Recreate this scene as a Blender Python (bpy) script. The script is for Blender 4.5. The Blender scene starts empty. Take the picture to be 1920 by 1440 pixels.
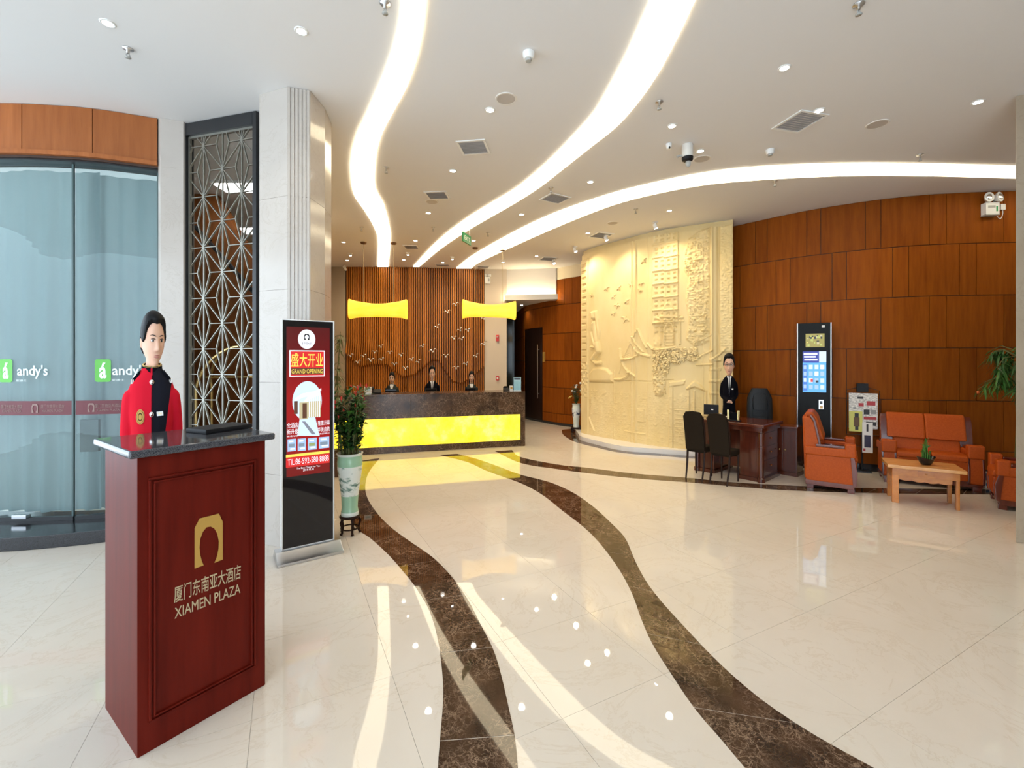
import bpy, bmesh, math, random
import numpy as np
from mathutils import Vector, Matrix
from mathutils.bvhtree import BVHTree
random.seed(7)
SC = bpy.context.scene
COL = SC.collection

# ------------------------------------------------------------------ camera
F, CX, HZ, H = 830.0, 960.0, 678.0, 1.60      # focal length (px at 1920), principal column, horizon row, eye height
CEIL = 3.95
cam_d = bpy.data.cameras.new('camera')
cam_d.sensor_width = 36.0
cam_d.lens = F / 1920 * 36.0
cam_d.shift_y = (HZ - 720.0) / 1920.0
cam_d.clip_start = 0.05
cam = bpy.data.objects.new('camera', cam_d)
COL.objects.link(cam)
cam.location = (0, 0, H)
cam.rotation_euler = (math.pi / 2, 0, 0)
SC.camera = cam

# ------------------------------------------------------------------ world, exposure
wd = bpy.data.worlds.new('world'); SC.world = wd; wd.use_nodes = True
wd.node_tree.nodes['Background'].inputs[0].default_value = (0.73, 0.87, 1.0, 1)
wd.node_tree.nodes['Background'].inputs[1].default_value = 3.9
SC.view_settings.view_transform = 'Standard'
SC.view_settings.look = 'None'
SC.view_settings.gamma = 1.0
SC.view_settings.use_curve_mapping = False
SC.view_settings.exposure = 0.12
SC.cycles.max_bounces = 7
SC.cycles.diffuse_bounces = 3
SC.cycles.glossy_bounces = 3
SC.cycles.use_adaptive_sampling = True
SC.cycles.adaptive_threshold = 0.12
SC.cycles.adaptive_min_samples = 16
SC.cycles.transmission_bounces = 6
SC.cycles.transparent_max_bounces = 8
SC.cycles.sample_clamp_indirect = 6.0
SC.cycles.caustics_reflective = False
SC.cycles.caustics_refractive = False
STRIP_E = 4.6        # ceiling light strips
SPOT_W = 16.0        # ceiling downlights
WASH_W = 38.0        # wall washers over the stone relief
ONYX_E = 1.15        # glowing counter front
LAMP_E = 1.25        # pendant shades

# ------------------------------------------------------------------ measuring helpers (pixel column / row -> place in the room)
def at_z(px, py, z):
    Y = (H - z) * F / (py - HZ)
    return Vector(((px - CX) * Y / F, Y, z))
def at_y(px, py, Y):
    return Vector(((px - CX) * Y / F, Y, H + (HZ - py) * Y / F))
def floor_pt(px, py): return at_z(px, py, 0.0)
def ceil_pt(px, py): return at_z(px, py, CEIL)

# ------------------------------------------------------------------ scene helpers
def link(o, parent=None):
    COL.objects.link(o)
    if parent is not None: o.parent = parent
    return o
def tag(o, label, cat, group=None):
    o['label'] = label; o['category'] = cat
    if group: o['group'] = group
    return o
def thing(name, label, cat, loc=(0, 0, 0), rz=0.0, group=None):
    o = bpy.data.objects.new(name, None)
    o.empty_display_size = 0.1
    link(o); o.location = loc; o.rotation_euler = (0, 0, rz)
    return tag(o, label, cat, group)
def copy_tree(o, parent=None):
    c = o.copy(); link(c, parent)
    for ch in list(o.children): copy_tree(ch, c)
    return c

class MB:
    """collects vertices and faces of ONE mesh"""
    def __init__(s): s.v = []; s.f = []
    def add(s, vs, fs):
        b = len(s.v); s.v += [tuple(p) for p in vs]; s.f += [tuple(b + i for i in f) for f in fs]; return s
    def box(s, x0, x1, y0, y1, z0, z1):
        return s.add([(x0,y0,z0),(x1,y0,z0),(x1,y1,z0),(x0,y1,z0),(x0,y0,z1),(x1,y0,z1),(x1,y1,z1),(x0,y1,z1)],
                     [(0,3,2,1),(4,5,6,7),(0,1,5,4),(1,2,6,5),(2,3,7,6),(3,0,4,7)])
    def cbox(s, c, d): return s.box(c[0]-d[0]/2,c[0]+d[0]/2,c[1]-d[1]/2,c[1]+d[1]/2,c[2]-d[2]/2,c[2]+d[2]/2)
    def prism(s, poly, z0, z1):
        n = len(poly)
        return s.add([(p[0],p[1],z0) for p in poly] + [(p[0],p[1],z1) for p in poly],
                     [tuple(range(n-1,-1,-1)), tuple(range(n,2*n))] + [(i,(i+1)%n,n+(i+1)%n,n+i) for i in range(n)])
    def prism_y(s, poly, y0, y1):          # polygon in x,z pushed along y
        n = len(poly)
        return s.add([(p[0],y0,p[1]) for p in poly] + [(p[0],y1,p[1]) for p in poly],
                     [tuple(range(n)), tuple(range(2*n-1,n-1,-1))] + [(i,n+i,n+(i+1)%n,(i+1)%n) for i in range(n)])
    def prism_x(s, poly, x0, x1):          # polygon in y,z pushed along x
        n = len(poly)
        return s.add([(x0,p[0],p[1]) for p in poly] + [(x1,p[0],p[1]) for p in poly],
                     [tuple(range(n-1,-1,-1)), tuple(range(n,2*n))] + [(i,(i+1)%n,n+(i+1)%n,n+i) for i in range(n)])
    def rings(s, rs, cap=True, closed=False):
        n = len(rs[0]); b = len(s.v)
        for r in rs: s.v += [tuple(p) for p in r]
        m = len(rs)
        for k in range(m if closed else m-1):
            a = b + k*n; c = b + ((k+1) % m)*n
            for i in range(n): s.f.append((a+i, a+(i+1)%n, c+(i+1)%n, c+i))
        if cap and not closed:
            s.f.append(tuple(b+i for i in range(n-1,-1,-1))); s.f.append(tuple(b+(m-1)*n+i for i in range(n)))
        return s
    def tube(s, pts, r, n=8, cap=True):
        pts = [Vector(p) for p in pts]; m = len(pts)
        rr = r if isinstance(r, (list, tuple)) else [r]*m
        rs = []; prev = None
        for i, p in enumerate(pts):
            t = (pts[min(i+1,m-1)] - pts[max(i-1,0)])
            if t.length < 1e-9: t = Vector((0,0,1))
            t.normalize()
            if prev is None:
                a = Vector((0,0,1)) if abs(t.z) < 0.9 else Vector((1,0,0))
                u = t.cross(a).normalized()
            else:
                u = prev - t*prev.dot(t)
                if u.length < 1e-6: u = t.orthogonal()
                u.normalize()
            prev = u; w = t.cross(u)
            rs.append([p + (u*math.cos(2*math.pi*k/n) + w*math.sin(2*math.pi*k/n))*rr[i] for k in range(n)])
        return s.rings(rs, cap)
    def lathe(s, prof, n=24, c=(0,0,0)):
        return s.rings([[(c[0]+r*math.cos(2*math.pi*k/n), c[1]+r*math.sin(2*math.pi*k/n), c[2]+z) for k in range(n)] for r, z in prof])
    def ell(s, c, r, n=16, m=10):
        rs = []
        for j in range(1, m):
            a = math.pi*j/m
            rs.append([(c[0]+r[0]*math.sin(a)*math.cos(2*math.pi*k/n), c[1]+r[1]*math.sin(a)*math.sin(2*math.pi*k/n), c[2]-r[2]*math.cos(a)) for k in range(n)])
        return s.rings(rs)
    def xf(s, M, i0=0):
        s.v[i0:] = [tuple(M @ Vector(p)) for p in s.v[i0:]]; return s
    def mesh(s, name, smooth=False):
        me = bpy.data.meshes.new(name); me.from_pydata(s.v, [], s.f); me.update()
        if smooth:
            me.polygons.foreach_set('use_smooth', [True]*len(me.polygons))
        return me
    def build(s, name, mat, parent=None, smooth=False, bevel=0.0, fix=True, seg=2):
        me = s.mesh(name, smooth)
        if fix:
            bm = bmesh.new(); bm.from_mesh(me); bmesh.ops.recalc_face_normals(bm, faces=bm.faces)
            if bevel > 0:
                es = [e for e in bm.edges if len(e.link_faces) == 2 and e.calc_face_angle(0) > 0.5]
                bmesh.ops.bevel(bm, geom=es, offset=bevel, segments=seg, affect='EDGES', profile=0.6, clamp_overlap=True)
            if smooth or bevel > 0:
                for f in bm.faces: f.smooth = True
                for e in bm.edges:
                    if len(e.link_faces) == 2 and e.calc_face_angle(0) > 0.7: e.smooth = False
            bm.to_mesh(me); bm.free()
        o = bpy.data.objects.new(name, me)
        for m_ in (mat if isinstance(mat, (list, tuple)) else [mat]): me.materials.append(m_)
        if bevel > 0: w = o.modifiers.new('weighted_normal', 'WEIGHTED_NORMAL'); w.keep_sharp = True
        return link(o, parent)

def catmull(P, n=8):
    P = [Vector(p) for p in P]; out = []
    for i in range(len(P)-1):
        a = P[i-1] if i > 0 else P[0]*2 - P[1]
        b, c = P[i], P[i+1]
        d = P[i+2] if i+2 < len(P) else P[-1]*2 - P[-2]
        for k in range(n):
            t = k/n
            out.append(0.5*((2*b) + (c-a)*t + (2*a-5*b+4*c-d)*t*t + (3*b-a-3*c+d)*t**3))
    out.append(P[-1]); return out

class Path:
    """plan curve; s = arc length"""
    def __init__(s, pts, n=10):
        s.p = catmull([Vector((p[0], p[1])) for p in pts], n)
        s.d = [0.0]
        for a, b in zip(s.p, s.p[1:]): s.d.append(s.d[-1] + (b-a).length)
        s.L = s.d[-1]
    def seg(s, q):
        q = min(max(q, 0), s.L); lo, hi = 0, len(s.d)-1
        while hi-lo > 1:
            m = (lo+hi)//2
            if s.d[m] <= q: lo = m
            else: hi = m
        return lo, (q-s.d[lo])/max(s.d[lo+1]-s.d[lo], 1e-9)
    def pt(s, q, off=0.0):          # off > 0 : towards the camera side (right-hand normal flipped to face the room)
        i, t = s.seg(q)
        p = s.p[i].lerp(s.p[i+1], t)
        n = s.nor(q)
        return p + n*off
    def nor(s, q):
        i, t = s.seg(q)
        def sn(j):
            j = min(max(j,0), len(s.p)-2); d = s.p[j+1]-s.p[j]; return Vector((d.y, -d.x)).normalized()
        n = sn(i).lerp(sn(i+1 if t > .5 else i-1), abs(t-.5)).normalized()
        return n if n.dot(s.p[i]) < 0 else -n
    def hit(s, px):
        k = (px-CX)/F; best = None
        for i, (a, b) in enumerate(zip(s.p, s.p[1:])):
            fa, fb = a.x-k*a.y, b.x-k*b.y
            if fa == fb: continue
            t = fa/(fa-fb)
            if -1e-6 <= t <= 1+1e-6: return s.d[i] + t*(s.d[i+1]-s.d[i])
        return 0.0 if abs(s.p[0].x-k*s.p[0].y) < abs(s.p[-1].x-k*s.p[-1].y) else s.L
    def slab(s, mb, s0, s1, z0, z1, off0, off1, step=0.12):
        n = max(1, int(abs(s1-s0)/step)); rs = []
        for i in range(n+1):
            q = s0+(s1-s0)*i/n; a = s.pt(q, off0); b = s.pt(q, off1)
            rs.append([(a.x,a.y,z0),(b.x,b.y,z0),(b.x,b.y,z1),(a.x,a.y,z1)])
        return mb.rings(rs)

# ------------------------------------------------------------------ materials (all procedural)
MATS = {}
def srgb(r, g, b):
    f = lambda c: (c/255/12.92) if c/255 <= 0.04045 else ((c/255+0.055)/1.055)**2.4
    return (f(r), f(g), f(b), 1)
def mat(name, col, rough=0.5, metal=0.0, spec=0.5, emit=None, es=0.0, coat=0.0, trans=0.0, alpha=1.0, ior=1.5, sub=0.0):
    if name in MATS: return MATS[name]
    m = bpy.data.materials.new(name); m.use_nodes = True
    b = m.node_tree.nodes['Principled BSDF']
    b.inputs['Base Color'].default_value = col if len(col) == 4 else (*col, 1)
    b.inputs['Roughness'].default_value = rough
    b.inputs['Metallic'].default_value = metal
    b.inputs['Specular IOR Level'].default_value = spec
    b.inputs['IOR'].default_value = ior
    b.inputs['Coat Weight'].default_value = coat
    b.inputs['Coat Roughness'].default_value = 0.08
    b.inputs['Transmission Weight'].default_value = trans
    b.inputs['Alpha'].default_value = alpha
    if emit:
        b.inputs['Emission Color'].default_value = emit if len(emit) == 4 else (*emit, 1)
        b.inputs['Emission Strength'].default_value = es
    if sub:
        b.inputs['Subsurface Weight'].default_value = sub
        b.inputs['Subsurface Radius'].default_value = (0.012, 0.004, 0.002)
    MATS[name] = m
    return m
def N(m, t, **kw):
    n = m.node_tree.nodes.new(t)
    for k, v in kw.items():
        if k in n.inputs: n.inputs[k].default_value = v
        else: setattr(n, k, v)
    return n
def L(m, a, b): m.node_tree.links.new(a, b)
def BS(m): return m.node_tree.nodes['Principled BSDF']
def ramp(m, src, stops):
    r = N(m, 'ShaderNodeValToRGB'); e = r.color_ramp.elements
    while len(e) < len(stops): e.new(0.5)
    for i, (p, c) in enumerate(stops): e[i].position = p; e[i].color = c if len(c) == 4 else (*c, 1)
    L(m, src, r.inputs[0]); return r
def coords(m, scale=(1,1,1), kind='Object'):
    t = N(m, 'ShaderNodeTexCoord'); mp = N(m, 'ShaderNodeMapping'); mp.inputs['Scale'].default_value = scale
    L(m, t.outputs[kind], mp.inputs[0]); return mp.outputs[0]
def world_coords(m, scale=(1,1,1)):
    t = N(m, 'ShaderNodeNewGeometry'); mp = N(m, 'ShaderNodeMapping'); mp.inputs['Scale'].default_value = scale
    L(m, t.outputs['Position'], mp.inputs[0]); return mp.outputs[0]
def bump(m, src, strength=0.2, dist=0.01):
    b = N(m, 'ShaderNodeBump'); b.inputs['Strength'].default_value = strength; b.inputs['Distance'].default_value = dist
    L(m, src, b.inputs['Height']); L(m, b.outputs[0], BS(m).inputs['Normal']); return b
def noisy(name, c0, c1, scale=4, stretch=(1,1,1), rough=0.4, detail=6, world=True, bump_s=0.0, p0=0.35, p1=0.65, **kw):
    if name in MATS: return MATS[name]
    m = mat(name, c0, rough, **kw)
    n = N(m, 'ShaderNodeTexNoise', Scale=scale, Detail=detail, Roughness=0.6)
    L(m, (world_coords if world else coords)(m, stretch), n.inputs[0])
    r = ramp(m, n.outputs[0], [(p0, c0), (p1, c1)])
    L(m, r.outputs[0], BS(m).inputs['Base Color'])
    if bump_s: bump(m, n.outputs[0], bump_s, 0.005)
    return m
def marble_dark(name='dark_marble', rough=0.025):
    m = mat(name, (0.05, 0.025, 0.015), rough)
    w = world_coords(m)
    n = N(m, 'ShaderNodeTexNoise', Scale=3.0, Detail=8, Roughness=0.65); L(m, w, n.inputs[0])
    mx = N(m, 'ShaderNodeVectorMath', operation='MULTIPLY_ADD')
    L(m, n.outputs['Color'], mx.inputs[0]); mx.inputs[1].default_value = (0.35,0.35,0.35); L(m, w, mx.inputs[2])
    v = N(m, 'ShaderNodeTexVoronoi', Scale=13.0); v.feature = 'DISTANCE_TO_EDGE'; L(m, mx.outputs[0], v.inputs[0])
    v2 = N(m, 'ShaderNodeTexVoronoi', Scale=34.0); v2.feature = 'DISTANCE_TO_EDGE'; L(m, mx.outputs[0], v2.inputs[0])
    n2 = N(m, 'ShaderNodeTexNoise', Scale=6.0, Detail=5); L(m, w, n2.inputs[0])
    r0 = ramp(m, n2.outputs[0], [(0.35, (0.028,0.013,0.007)), (0.7, (0.085,0.043,0.022))])
    r1 = ramp(m, v.outputs['Distance'], [(0.0, (1,1,1)), (0.035, (0,0,0))])
    r2 = ramp(m, v2.outputs['Distance'], [(0.0, (0.5,0.5,0.5)), (0.09, (0,0,0))])
    n3 = N(m, 'ShaderNodeTexNoise', Scale=4.0, Detail=3); L(m, w, n3.inputs[0])
    r3 = ramp(m, n3.outputs[0], [(0.36, (0.08,0.08,0.08)), (0.56, (1,1,1))])
    ad = N(m, 'ShaderNodeMix', data_type='RGBA', blend_type='ADD'); ad.inputs[0].default_value = 1.0
    L(m, r1.outputs[0], ad.inputs[6]); L(m, r2.outputs[0], ad.inputs[7])
    mu = N(m, 'ShaderNodeMix', data_type='RGBA', blend_type='MULTIPLY'); mu.inputs[0].default_value = 1.0
    L(m, ad.outputs[2], mu.inputs[6]); L(m, r3.outputs[0], mu.inputs[7])
    fi = N(m, 'ShaderNodeMix', data_type='RGBA'); L(m, mu.outputs[2], fi.inputs[0])
    L(m, r0.outputs[0], fi.inputs[6]); fi.inputs[7].default_value = (0.30,0.20,0.13,1)
    L(m, fi.outputs[2], BS(m).inputs['Base Color'])
    return m
def wood(name, c0, c1, rough=0.3, scale=1.0, axis='z', coat=0.0, spec=0.5):
    if name in MATS: return MATS[name]
    st = {'z': (9*scale, 9*scale, 0.8*scale), 'x': (0.8*scale, 9*scale, 9*scale)}[axis]
    m = mat(name, c0, rough, coat=coat, spec=spec)
    oi = N(m, 'ShaderNodeObjectInfo')
    n = N(m, 'ShaderNodeTexNoise', Scale=2.0, Detail=7, Roughness=0.62)
    L(m, world_coords(m, st), n.inputs[0])
    r = ramp(m, n.outputs[0], [(0.3, c0), (0.72, c1)])
    hs = N(m, 'ShaderNodeHueSaturation')
    mr = N(m, 'ShaderNodeMapRange'); mr.inputs['To Min'].default_value = 0.86; mr.inputs['To Max'].default_value = 1.14
    L(m, oi.outputs['Random'], mr.inputs[0]); L(m, mr.outputs[0], hs.inputs['Value'])
    L(m, r.outputs[0], hs.inputs['Color']); L(m, hs.outputs[0], BS(m).inputs['Base Color'])
    return m

M = dict(
    ceiling=mat('ceiling_paint', (0.755, 0.74, 0.73), 0.85, spec=0.2),
    grout=mat('grout', (0.52, 0.45, 0.36), 0.3),
    dark=marble_dark(),
    darkmatt=marble_dark('dark_marble_honed', 0.22),
    plinth=mat('white_stone', (0.86, 0.83, 0.80), 0.12),
    wallwood=wood('wall_veneer', (0.20, 0.045, 0.0030, 1), (0.29, 0.078, 0.006, 1), 0.5, spec=0.09),
    headwood=wood('header_veneer', (0.27, 0.080, 0.020, 1), (0.37, 0.120, 0.034, 1), 0.42, spec=0.25),
    gap=mat('shadow_gap', (0.045, 0.018, 0.008), 0.6),
    slat=wood('slat_wood', (0.38, 0.115, 0.014, 1), (0.50, 0.175, 0.026, 1), 0.42, spec=0.3),
    podium=wood('podium_mahogany', (0.080, 0.0045, 0.0018, 1), (0.125, 0.009, 0.004, 1), 0.42, coat=0.0, spec=0.12),
    deskwood=wood('desk_mahogany', (0.060, 0.012, 0.006, 1), (0.105, 0.022, 0.010, 1), 0.2, coat=0.4),
    granite=noisy('dark_granite', (0.018,0.020,0.026,1), (0.09,0.09,0.10,1), 260, rough=0.08, detail=2),
    blackstone=noisy('black_granite', (0.012,0.012,0.014,1), (0.03,0.03,0.034,1), 180, rough=0.12, detail=2),
    gold=mat('matt_gold', (0.52, 0.31, 0.07), 0.42, metal=0.35),
    palegold=mat('pale_gold', (0.50, 0.40, 0.24), 0.45, metal=0.2),
    brass=mat('brass', (0.80, 0.58, 0.25), 0.18, metal=1.0),
    steel=mat('brushed_steel', (0.62, 0.63, 0.65), 0.28, metal=1.0),
    chrome=mat('chrome', (0.85, 0.85, 0.86), 0.10, metal=1.0),
    lattice=mat('lattice_metal', (0.30, 0.29, 0.25), 0.35, metal=0.7),
    blackmetal=mat('black_metal', (0.015, 0.016, 0.018), 0.30),
    blackgloss=mat('black_glass', (0.008, 0.008, 0.010), 0.04),
    blackmatt=mat('black_plastic', (0.012, 0.012, 0.014), 0.5, spec=0.2),
    white=mat('white_plastic', (0.82, 0.82, 0.80), 0.35),
    grey=mat('grey_plastic', (0.40, 0.40, 0.38), 0.4),
    offwhite=mat('off_white', (0.74, 0.71, 0.66), 0.5),
    leather=noisy('orange_leather', (0.38,0.062,0.006,1), (0.45,0.082,0.010,1), 60, rough=0.45, bump_s=0.08, spec=0.2),
    blackleather=noisy('black_leather', (0.014,0.015,0.017,1), (0.020,0.021,0.023,1), 60, rough=0.42, bump_s=0.08, spec=0.2),
    chairfab=noisy('dark_brown_cloth', (0.016,0.011,0.007,1), (0.024,0.017,0.011,1), 200, rough=0.9, spec=0.08),
    chairwood=mat('dark_chair_wood', (0.020, 0.007, 0.004), 0.4, spec=0.15),
    redwood=wood('armrest_wood', (0.090,0.012,0.006,1), (0.14,0.024,0.010,1), 0.2, coat=0.4),
    pine=wood('pine', (0.44,0.135,0.022,1), (0.60,0.235,0.050,1), 0.28, axis='x', coat=0.3),
    pinetop=wood('pale_pine', (0.55,0.24,0.065,1), (0.68,0.36,0.13,1), 0.25, axis='x', coat=0.3),
    leaf=noisy('leaf_green', (0.012,0.060,0.010,1), (0.035,0.13,0.022,1), 14, rough=0.4),
    leaf2=noisy('leaf_fresh', (0.035,0.12,0.015,1), (0.075,0.20,0.03,1), 20, rough=0.42),
    leafdk=noisy('leaf_dark', (0.010,0.035,0.018,1), (0.022,0.07,0.03,1), 14, rough=0.4),
    stem=mat('plant_stem', (0.10, 0.11, 0.03), 0.6),
    soil=mat('potting_soil', (0.03, 0.02, 0.012), 0.9),
    redflower=mat('red_flower', (0.62, 0.030, 0.012), 0.5),
    whiteflower=mat('white_flower', (0.85, 0.82, 0.76), 0.6),
    skin=mat('skin', (0.72, 0.43, 0.30), 0.5, sub=0.12),
    hair=mat('black_hair', (0.005, 0.005, 0.006), 0.5, spec=0.2),
    lips=mat('lips', (0.46, 0.17, 0.14), 0.45),
    eyewhite=mat('eye_white', (0.72, 0.70, 0.68), 0.25),
    iris=mat('dark_iris', (0.012, 0.007, 0.005), 0.15),
    suit=mat('black_suit', (0.004, 0.004, 0.007), 0.9, spec=0.08),
    greysuit=mat('grey_suit', (0.035, 0.040, 0.035), 0.9, spec=0.1),
    shirt=mat('white_shirt', (0.82, 0.80, 0.78), 0.7),
    tie=mat('dark_tie', (0.012, 0.012, 0.022), 0.5),
    red=mat('uniform_red', (0.62, 0.012, 0.030), 0.62),
    paper=mat('paper', (0.80, 0.78, 0.74), 0.7),
)
def veined(name, c0, c1, vein, rough, scale=1.0):
    m = mat(name, c0, rough)
    w = world_coords(m, (scale, scale, scale))
    n = N(m, 'ShaderNodeTexNoise', Scale=0.9, Detail=8, Roughness=0.6, Distortion=0.6); L(m, w, n.inputs[0])
    r = ramp(m, n.outputs[0], [(0.3, c0), (0.7, c1)])
    n2 = N(m, 'ShaderNodeTexNoise', Scale=1.6, Detail=9, Roughness=0.7, Distortion=1.4); L(m, w, n2.inputs[0])
    r2 = ramp(m, n2.outputs[0], [(0.485, (0,0,0)), (0.5, (0.5,0.5,0.5)), (0.515, (0,0,0))])
    mx = N(m, 'ShaderNodeMix', data_type='RGBA'); L(m, r2.outputs[0], mx.inputs[0]); L(m, r.outputs[0], mx.inputs[6]); mx.inputs[7].default_value = vein
    L(m, mx.outputs[2], BS(m).inputs['Base Color'])
    return m
M['marble'] = veined('cream_marble', (0.67,0.59,0.49,1), (0.73,0.66,0.57,1), (0.60,0.50,0.38,1), 0.02)
M['pillar'] = veined('pillar_stone', (0.40,0.31,0.22,1), (0.46,0.37,0.27,1), (0.34,0.26,0.18,1), 0.14, 1.5)
M['colstone'] = veined('column_stone', (0.47,0.42,0.375,1), (0.53,0.48,0.43,1), (0.42,0.36,0.30,1), 0.14, 1.5)
M['sand'] = noisy('sandstone', (0.79,0.61,0.29,1), (0.84,0.67,0.36,1), 2.5, (1,1,0.35), rough=0.75)
# glowing onyx
m = mat('onyx_glow', (0.8,0.6,0.1), 0.2)
n = N(m, 'ShaderNodeTexNoise', Scale=3.2, Detail=6, Roughness=0.62); L(m, world_coords(m), n.inputs[0])
r = ramp(m, n.outputs[0], [(0.34, (0.95,0.62,0.015)), (0.52, (1.0,0.80,0.05)), (0.70, (1.0,0.90,0.20))])
L(m, r.outputs[0], BS(m).inputs['Emission Color']); BS(m).inputs['Emission Strength'].default_value = ONYX_E
L(m, r.outputs[0], BS(m).inputs['Base Color'])
M['onyx'] = m
m = mat('parchment_glow', (0.75,0.45,0.05), 0.6)
n = N(m, 'ShaderNodeTexNoise', Scale=2.0, Detail=3); L(m, coords(m, (2,2,9)), n.inputs[0])
r = ramp(m, n.outputs[0], [(0.3, (1.0,0.47,0.02)), (0.7, (1.0,0.60,0.06))])
L(m, r.outputs[0], BS(m).inputs['Emission Color']); BS(m).inputs['Emission Strength'].default_value = LAMP_E
M['parchment'] = m
M['strip'] = mat('strip_diffuser', (0.8,0.8,0.75), 0.5, emit=(1.0,0.85,0.58), es=STRIP_E)
M['lens'] = mat('downlight_lens', (0.9,0.9,0.9), 0.3, emit=(1.0,0.95,0.88), es=22.0)
M['cove'] = mat('cove_led', (0.9,0.9,0.9), 0.4, emit=(1.0,0.82,0.52), es=17.0)

# ------------------------------------------------------------------ text as mesh lettering
def text_mesh(body, size=1.0, depth=0.0, align='CENTER', spacing=1.0, bold=0.0):
    c = bpy.data.curves.new('txt', 'FONT'); c.body = body; c.size = size; c.align_x = align; c.align_y = 'CENTER'
    c.extrude = depth; c.space_character = spacing; c.offset = bold; c.resolution_u = 3
    o = bpy.data.objects.new('txt', c); COL.objects.link(o)
    dg = bpy.context.evaluated_depsgraph_get(); me = bpy.data.meshes.new_from_object(o.evaluated_get(dg))
    COL.objects.unlink(o); bpy.data.objects.remove(o); bpy.data.curves.remove(c)
    return me
def text(name, body, material, parent, width, height, M4, depth=0.001, spacing=1.0, bold=0.0):
    """lettering fitted to width x height, centred on M4's origin, reading along its x, up its y"""
    me = text_mesh(body, 1.0, 0.5, spacing=spacing, bold=bold)
    co = np.array([v.co for v in me.vertices])
    lo, hi = co.min(0), co.max(0)
    sx = width/(hi[0]-lo[0]); sy = height/(hi[1]-lo[1])
    for v in me.vertices:
        v.co = M4 @ Vector(((v.co.x-(lo[0]+hi[0])/2)*sx, (v.co.y-(lo[1]+hi[1])/2)*sy, v.co.z*depth))
    me.materials.clear(); me.materials.append(material); me.name = name
    o = bpy.data.objects.new(name, me); return link(o, parent)
def face_frame(o, xdir, nrm):
    x = Vector(xdir).normalized(); n = Vector(nrm).normalized(); y = n.cross(x)
    return Matrix(((x.x,y.x,n.x,o[0]),(x.y,y.y,n.y,o[1]),(x.z,y.z,n.z,o[2]),(0,0,0,1)))
# ================================================================== STRUCTURE
def struct(o): o['kind'] = 'structure'; return o

# ---------------------------------------------------------------- floor: cream tiles on a grout bed
fl = struct(MB().box(-9, 9, -3, 18, -0.12, -0.006).build('floor', M['grout']))
TS, TA = 0.62, math.radians(27)
tm = MB().box(-TS/2+.0007, TS/2-.0007, -TS/2+.0007, TS/2-.0007, -0.006, 0.0).mesh('floor_tile')
tm.materials.append(M['marble'])
ca, sa = math.cos(TA), math.sin(TA)
spots = []
for i in range(-32, 33):
    for j in range(-32, 33):
        x = (i*ca - j*sa)*TS + 0.10; y = (i*sa + j*ca)*TS + 0.18
        if -9 < x < 9 and -2.6 < y < 17.5:
            spots.append((y, x))
def in_view(x, y): return y > 0.95 and abs(x) < 1.2*y + 0.45
near = sorted([s for s in spots if in_view(s[1], s[0])])[:280]
nset = set(near)
for y, x in near:
    o = bpy.data.objects.new('floor_tile', tm); link(o, fl); o.location = (x, y, 0); o.rotation_euler = (0, 0, TA)
mb = MB()
for y, x in spots:
    if (y, x) not in nset:
        i0 = len(mb.v)
        mb.add([v.co for v in tm.vertices], [tuple(p.vertices) for p in tm.polygons])
        mb.xf(Matrix.Translation((x, y, 0)) @ Matrix.Rotation(TA, 4, 'Z'), i0)
o = mb.build('floor_tile_field', M['marble'], fl, fix=False); o['kind'] = 'stuff'

def ribbon(edge_a, edge_b, conv, z0, z1, name, material, parent, piece=0.0, gap=0.003, n=8):
    A = Path([conv(*p) for p in edge_a], n); B = Path([conv(*p) for p in edge_b], n)
    K = max(1, int(A.L/piece)) if piece else 1
    out = []
    for k in range(K):
        rs = []; m_ = max(4, int(90/K))
        for i in range(m_+1):
            t = (k + i/m_)/K
            if i == 0 and k > 0: t += gap/2/A.L
            if i == m_ and k < K-1: t -= gap/2/A.L
            a = A.pt(A.L*t); b = B.pt(B.L*t)
            rs.append([(a.x,a.y,z0),(b.x,b.y,z0),(b.x,b.y,z1),(a.x,a.y,z1)])
        out.append(MB().rings(rs).build(name, material, parent))
    return out
BZ = 0.0012
bandA = ([(664,866),(655,890),(652,930),(658,968),(670,992),(694,1009),(728,1040),(758,1074),(784,1108),(806,1147),(821,1199),(829,1259),(831,1307),(827,1362),(821,1440),(816,1560),(812,1700)],
         [(712,859),(692,885),(685,910),(689,934),(707,962),(732,988),(767,1014),(810,1044),(844,1078),(875,1121),(900,1169),(924,1216),(939,1263),(954,1328),(965,1380),(971,1440),(978,1560),(982,1700)])
bandB = ([(823,853),(875,866),(913,883),(976,906),(1017,928),(1055,958),(1094,988),(1124,1018),(1159,1065),(1185,1113),(1202,1160),(1223,1207),(1258,1263),(1302,1328),(1350,1384),(1397,1440),(1500,1560)],
         [(857,851),(895,861),(930,873),(976,890),(1030,904),(1073,923),(1111,949),(1146,981),(1172,1009),(1191,1052),(1212,1091),(1242,1130),(1281,1173),(1332,1227),(1384,1276),(1444,1324),(1530,1380),(1638,1440),(1850,1560)])
bandC = ([(928,846),(976,868),(1040,879),(1100,887),(1190,897),(1285,904),(1363,911),(1444,917.5),(1540,922),(1617,924),(1720,926),(1832,927),(1980,927)],
         [(960,844),(976,857),(1045,871),(1100,877),(1190,888),(1285,895.5),(1363,903.5),(1444,908.5),(1540,913),(1617,915),(1720,916.5),(1832,917),(1980,917)])
bandD = ([(1053,806),(1056,815),(1072,826),(1090,832),(1122,840),(1152,847),(1183,851),(1240,855),(1310,860.5)],
         [(1078,803),(1080,812),(1083,818),(1090,826),(1122,835),(1152,842.5),(1183,847),(1240,851),(1310,856.5)])  # relief foot band; its dark marble also paints the plinth's shadow gap
for b in (bandA, bandB, bandC, bandD):
    ribbon(b[0], b[1], floor_pt, -0.001, BZ, 'marble_band', M['dark'], fl, piece=0.55, gap=0.004)

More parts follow.
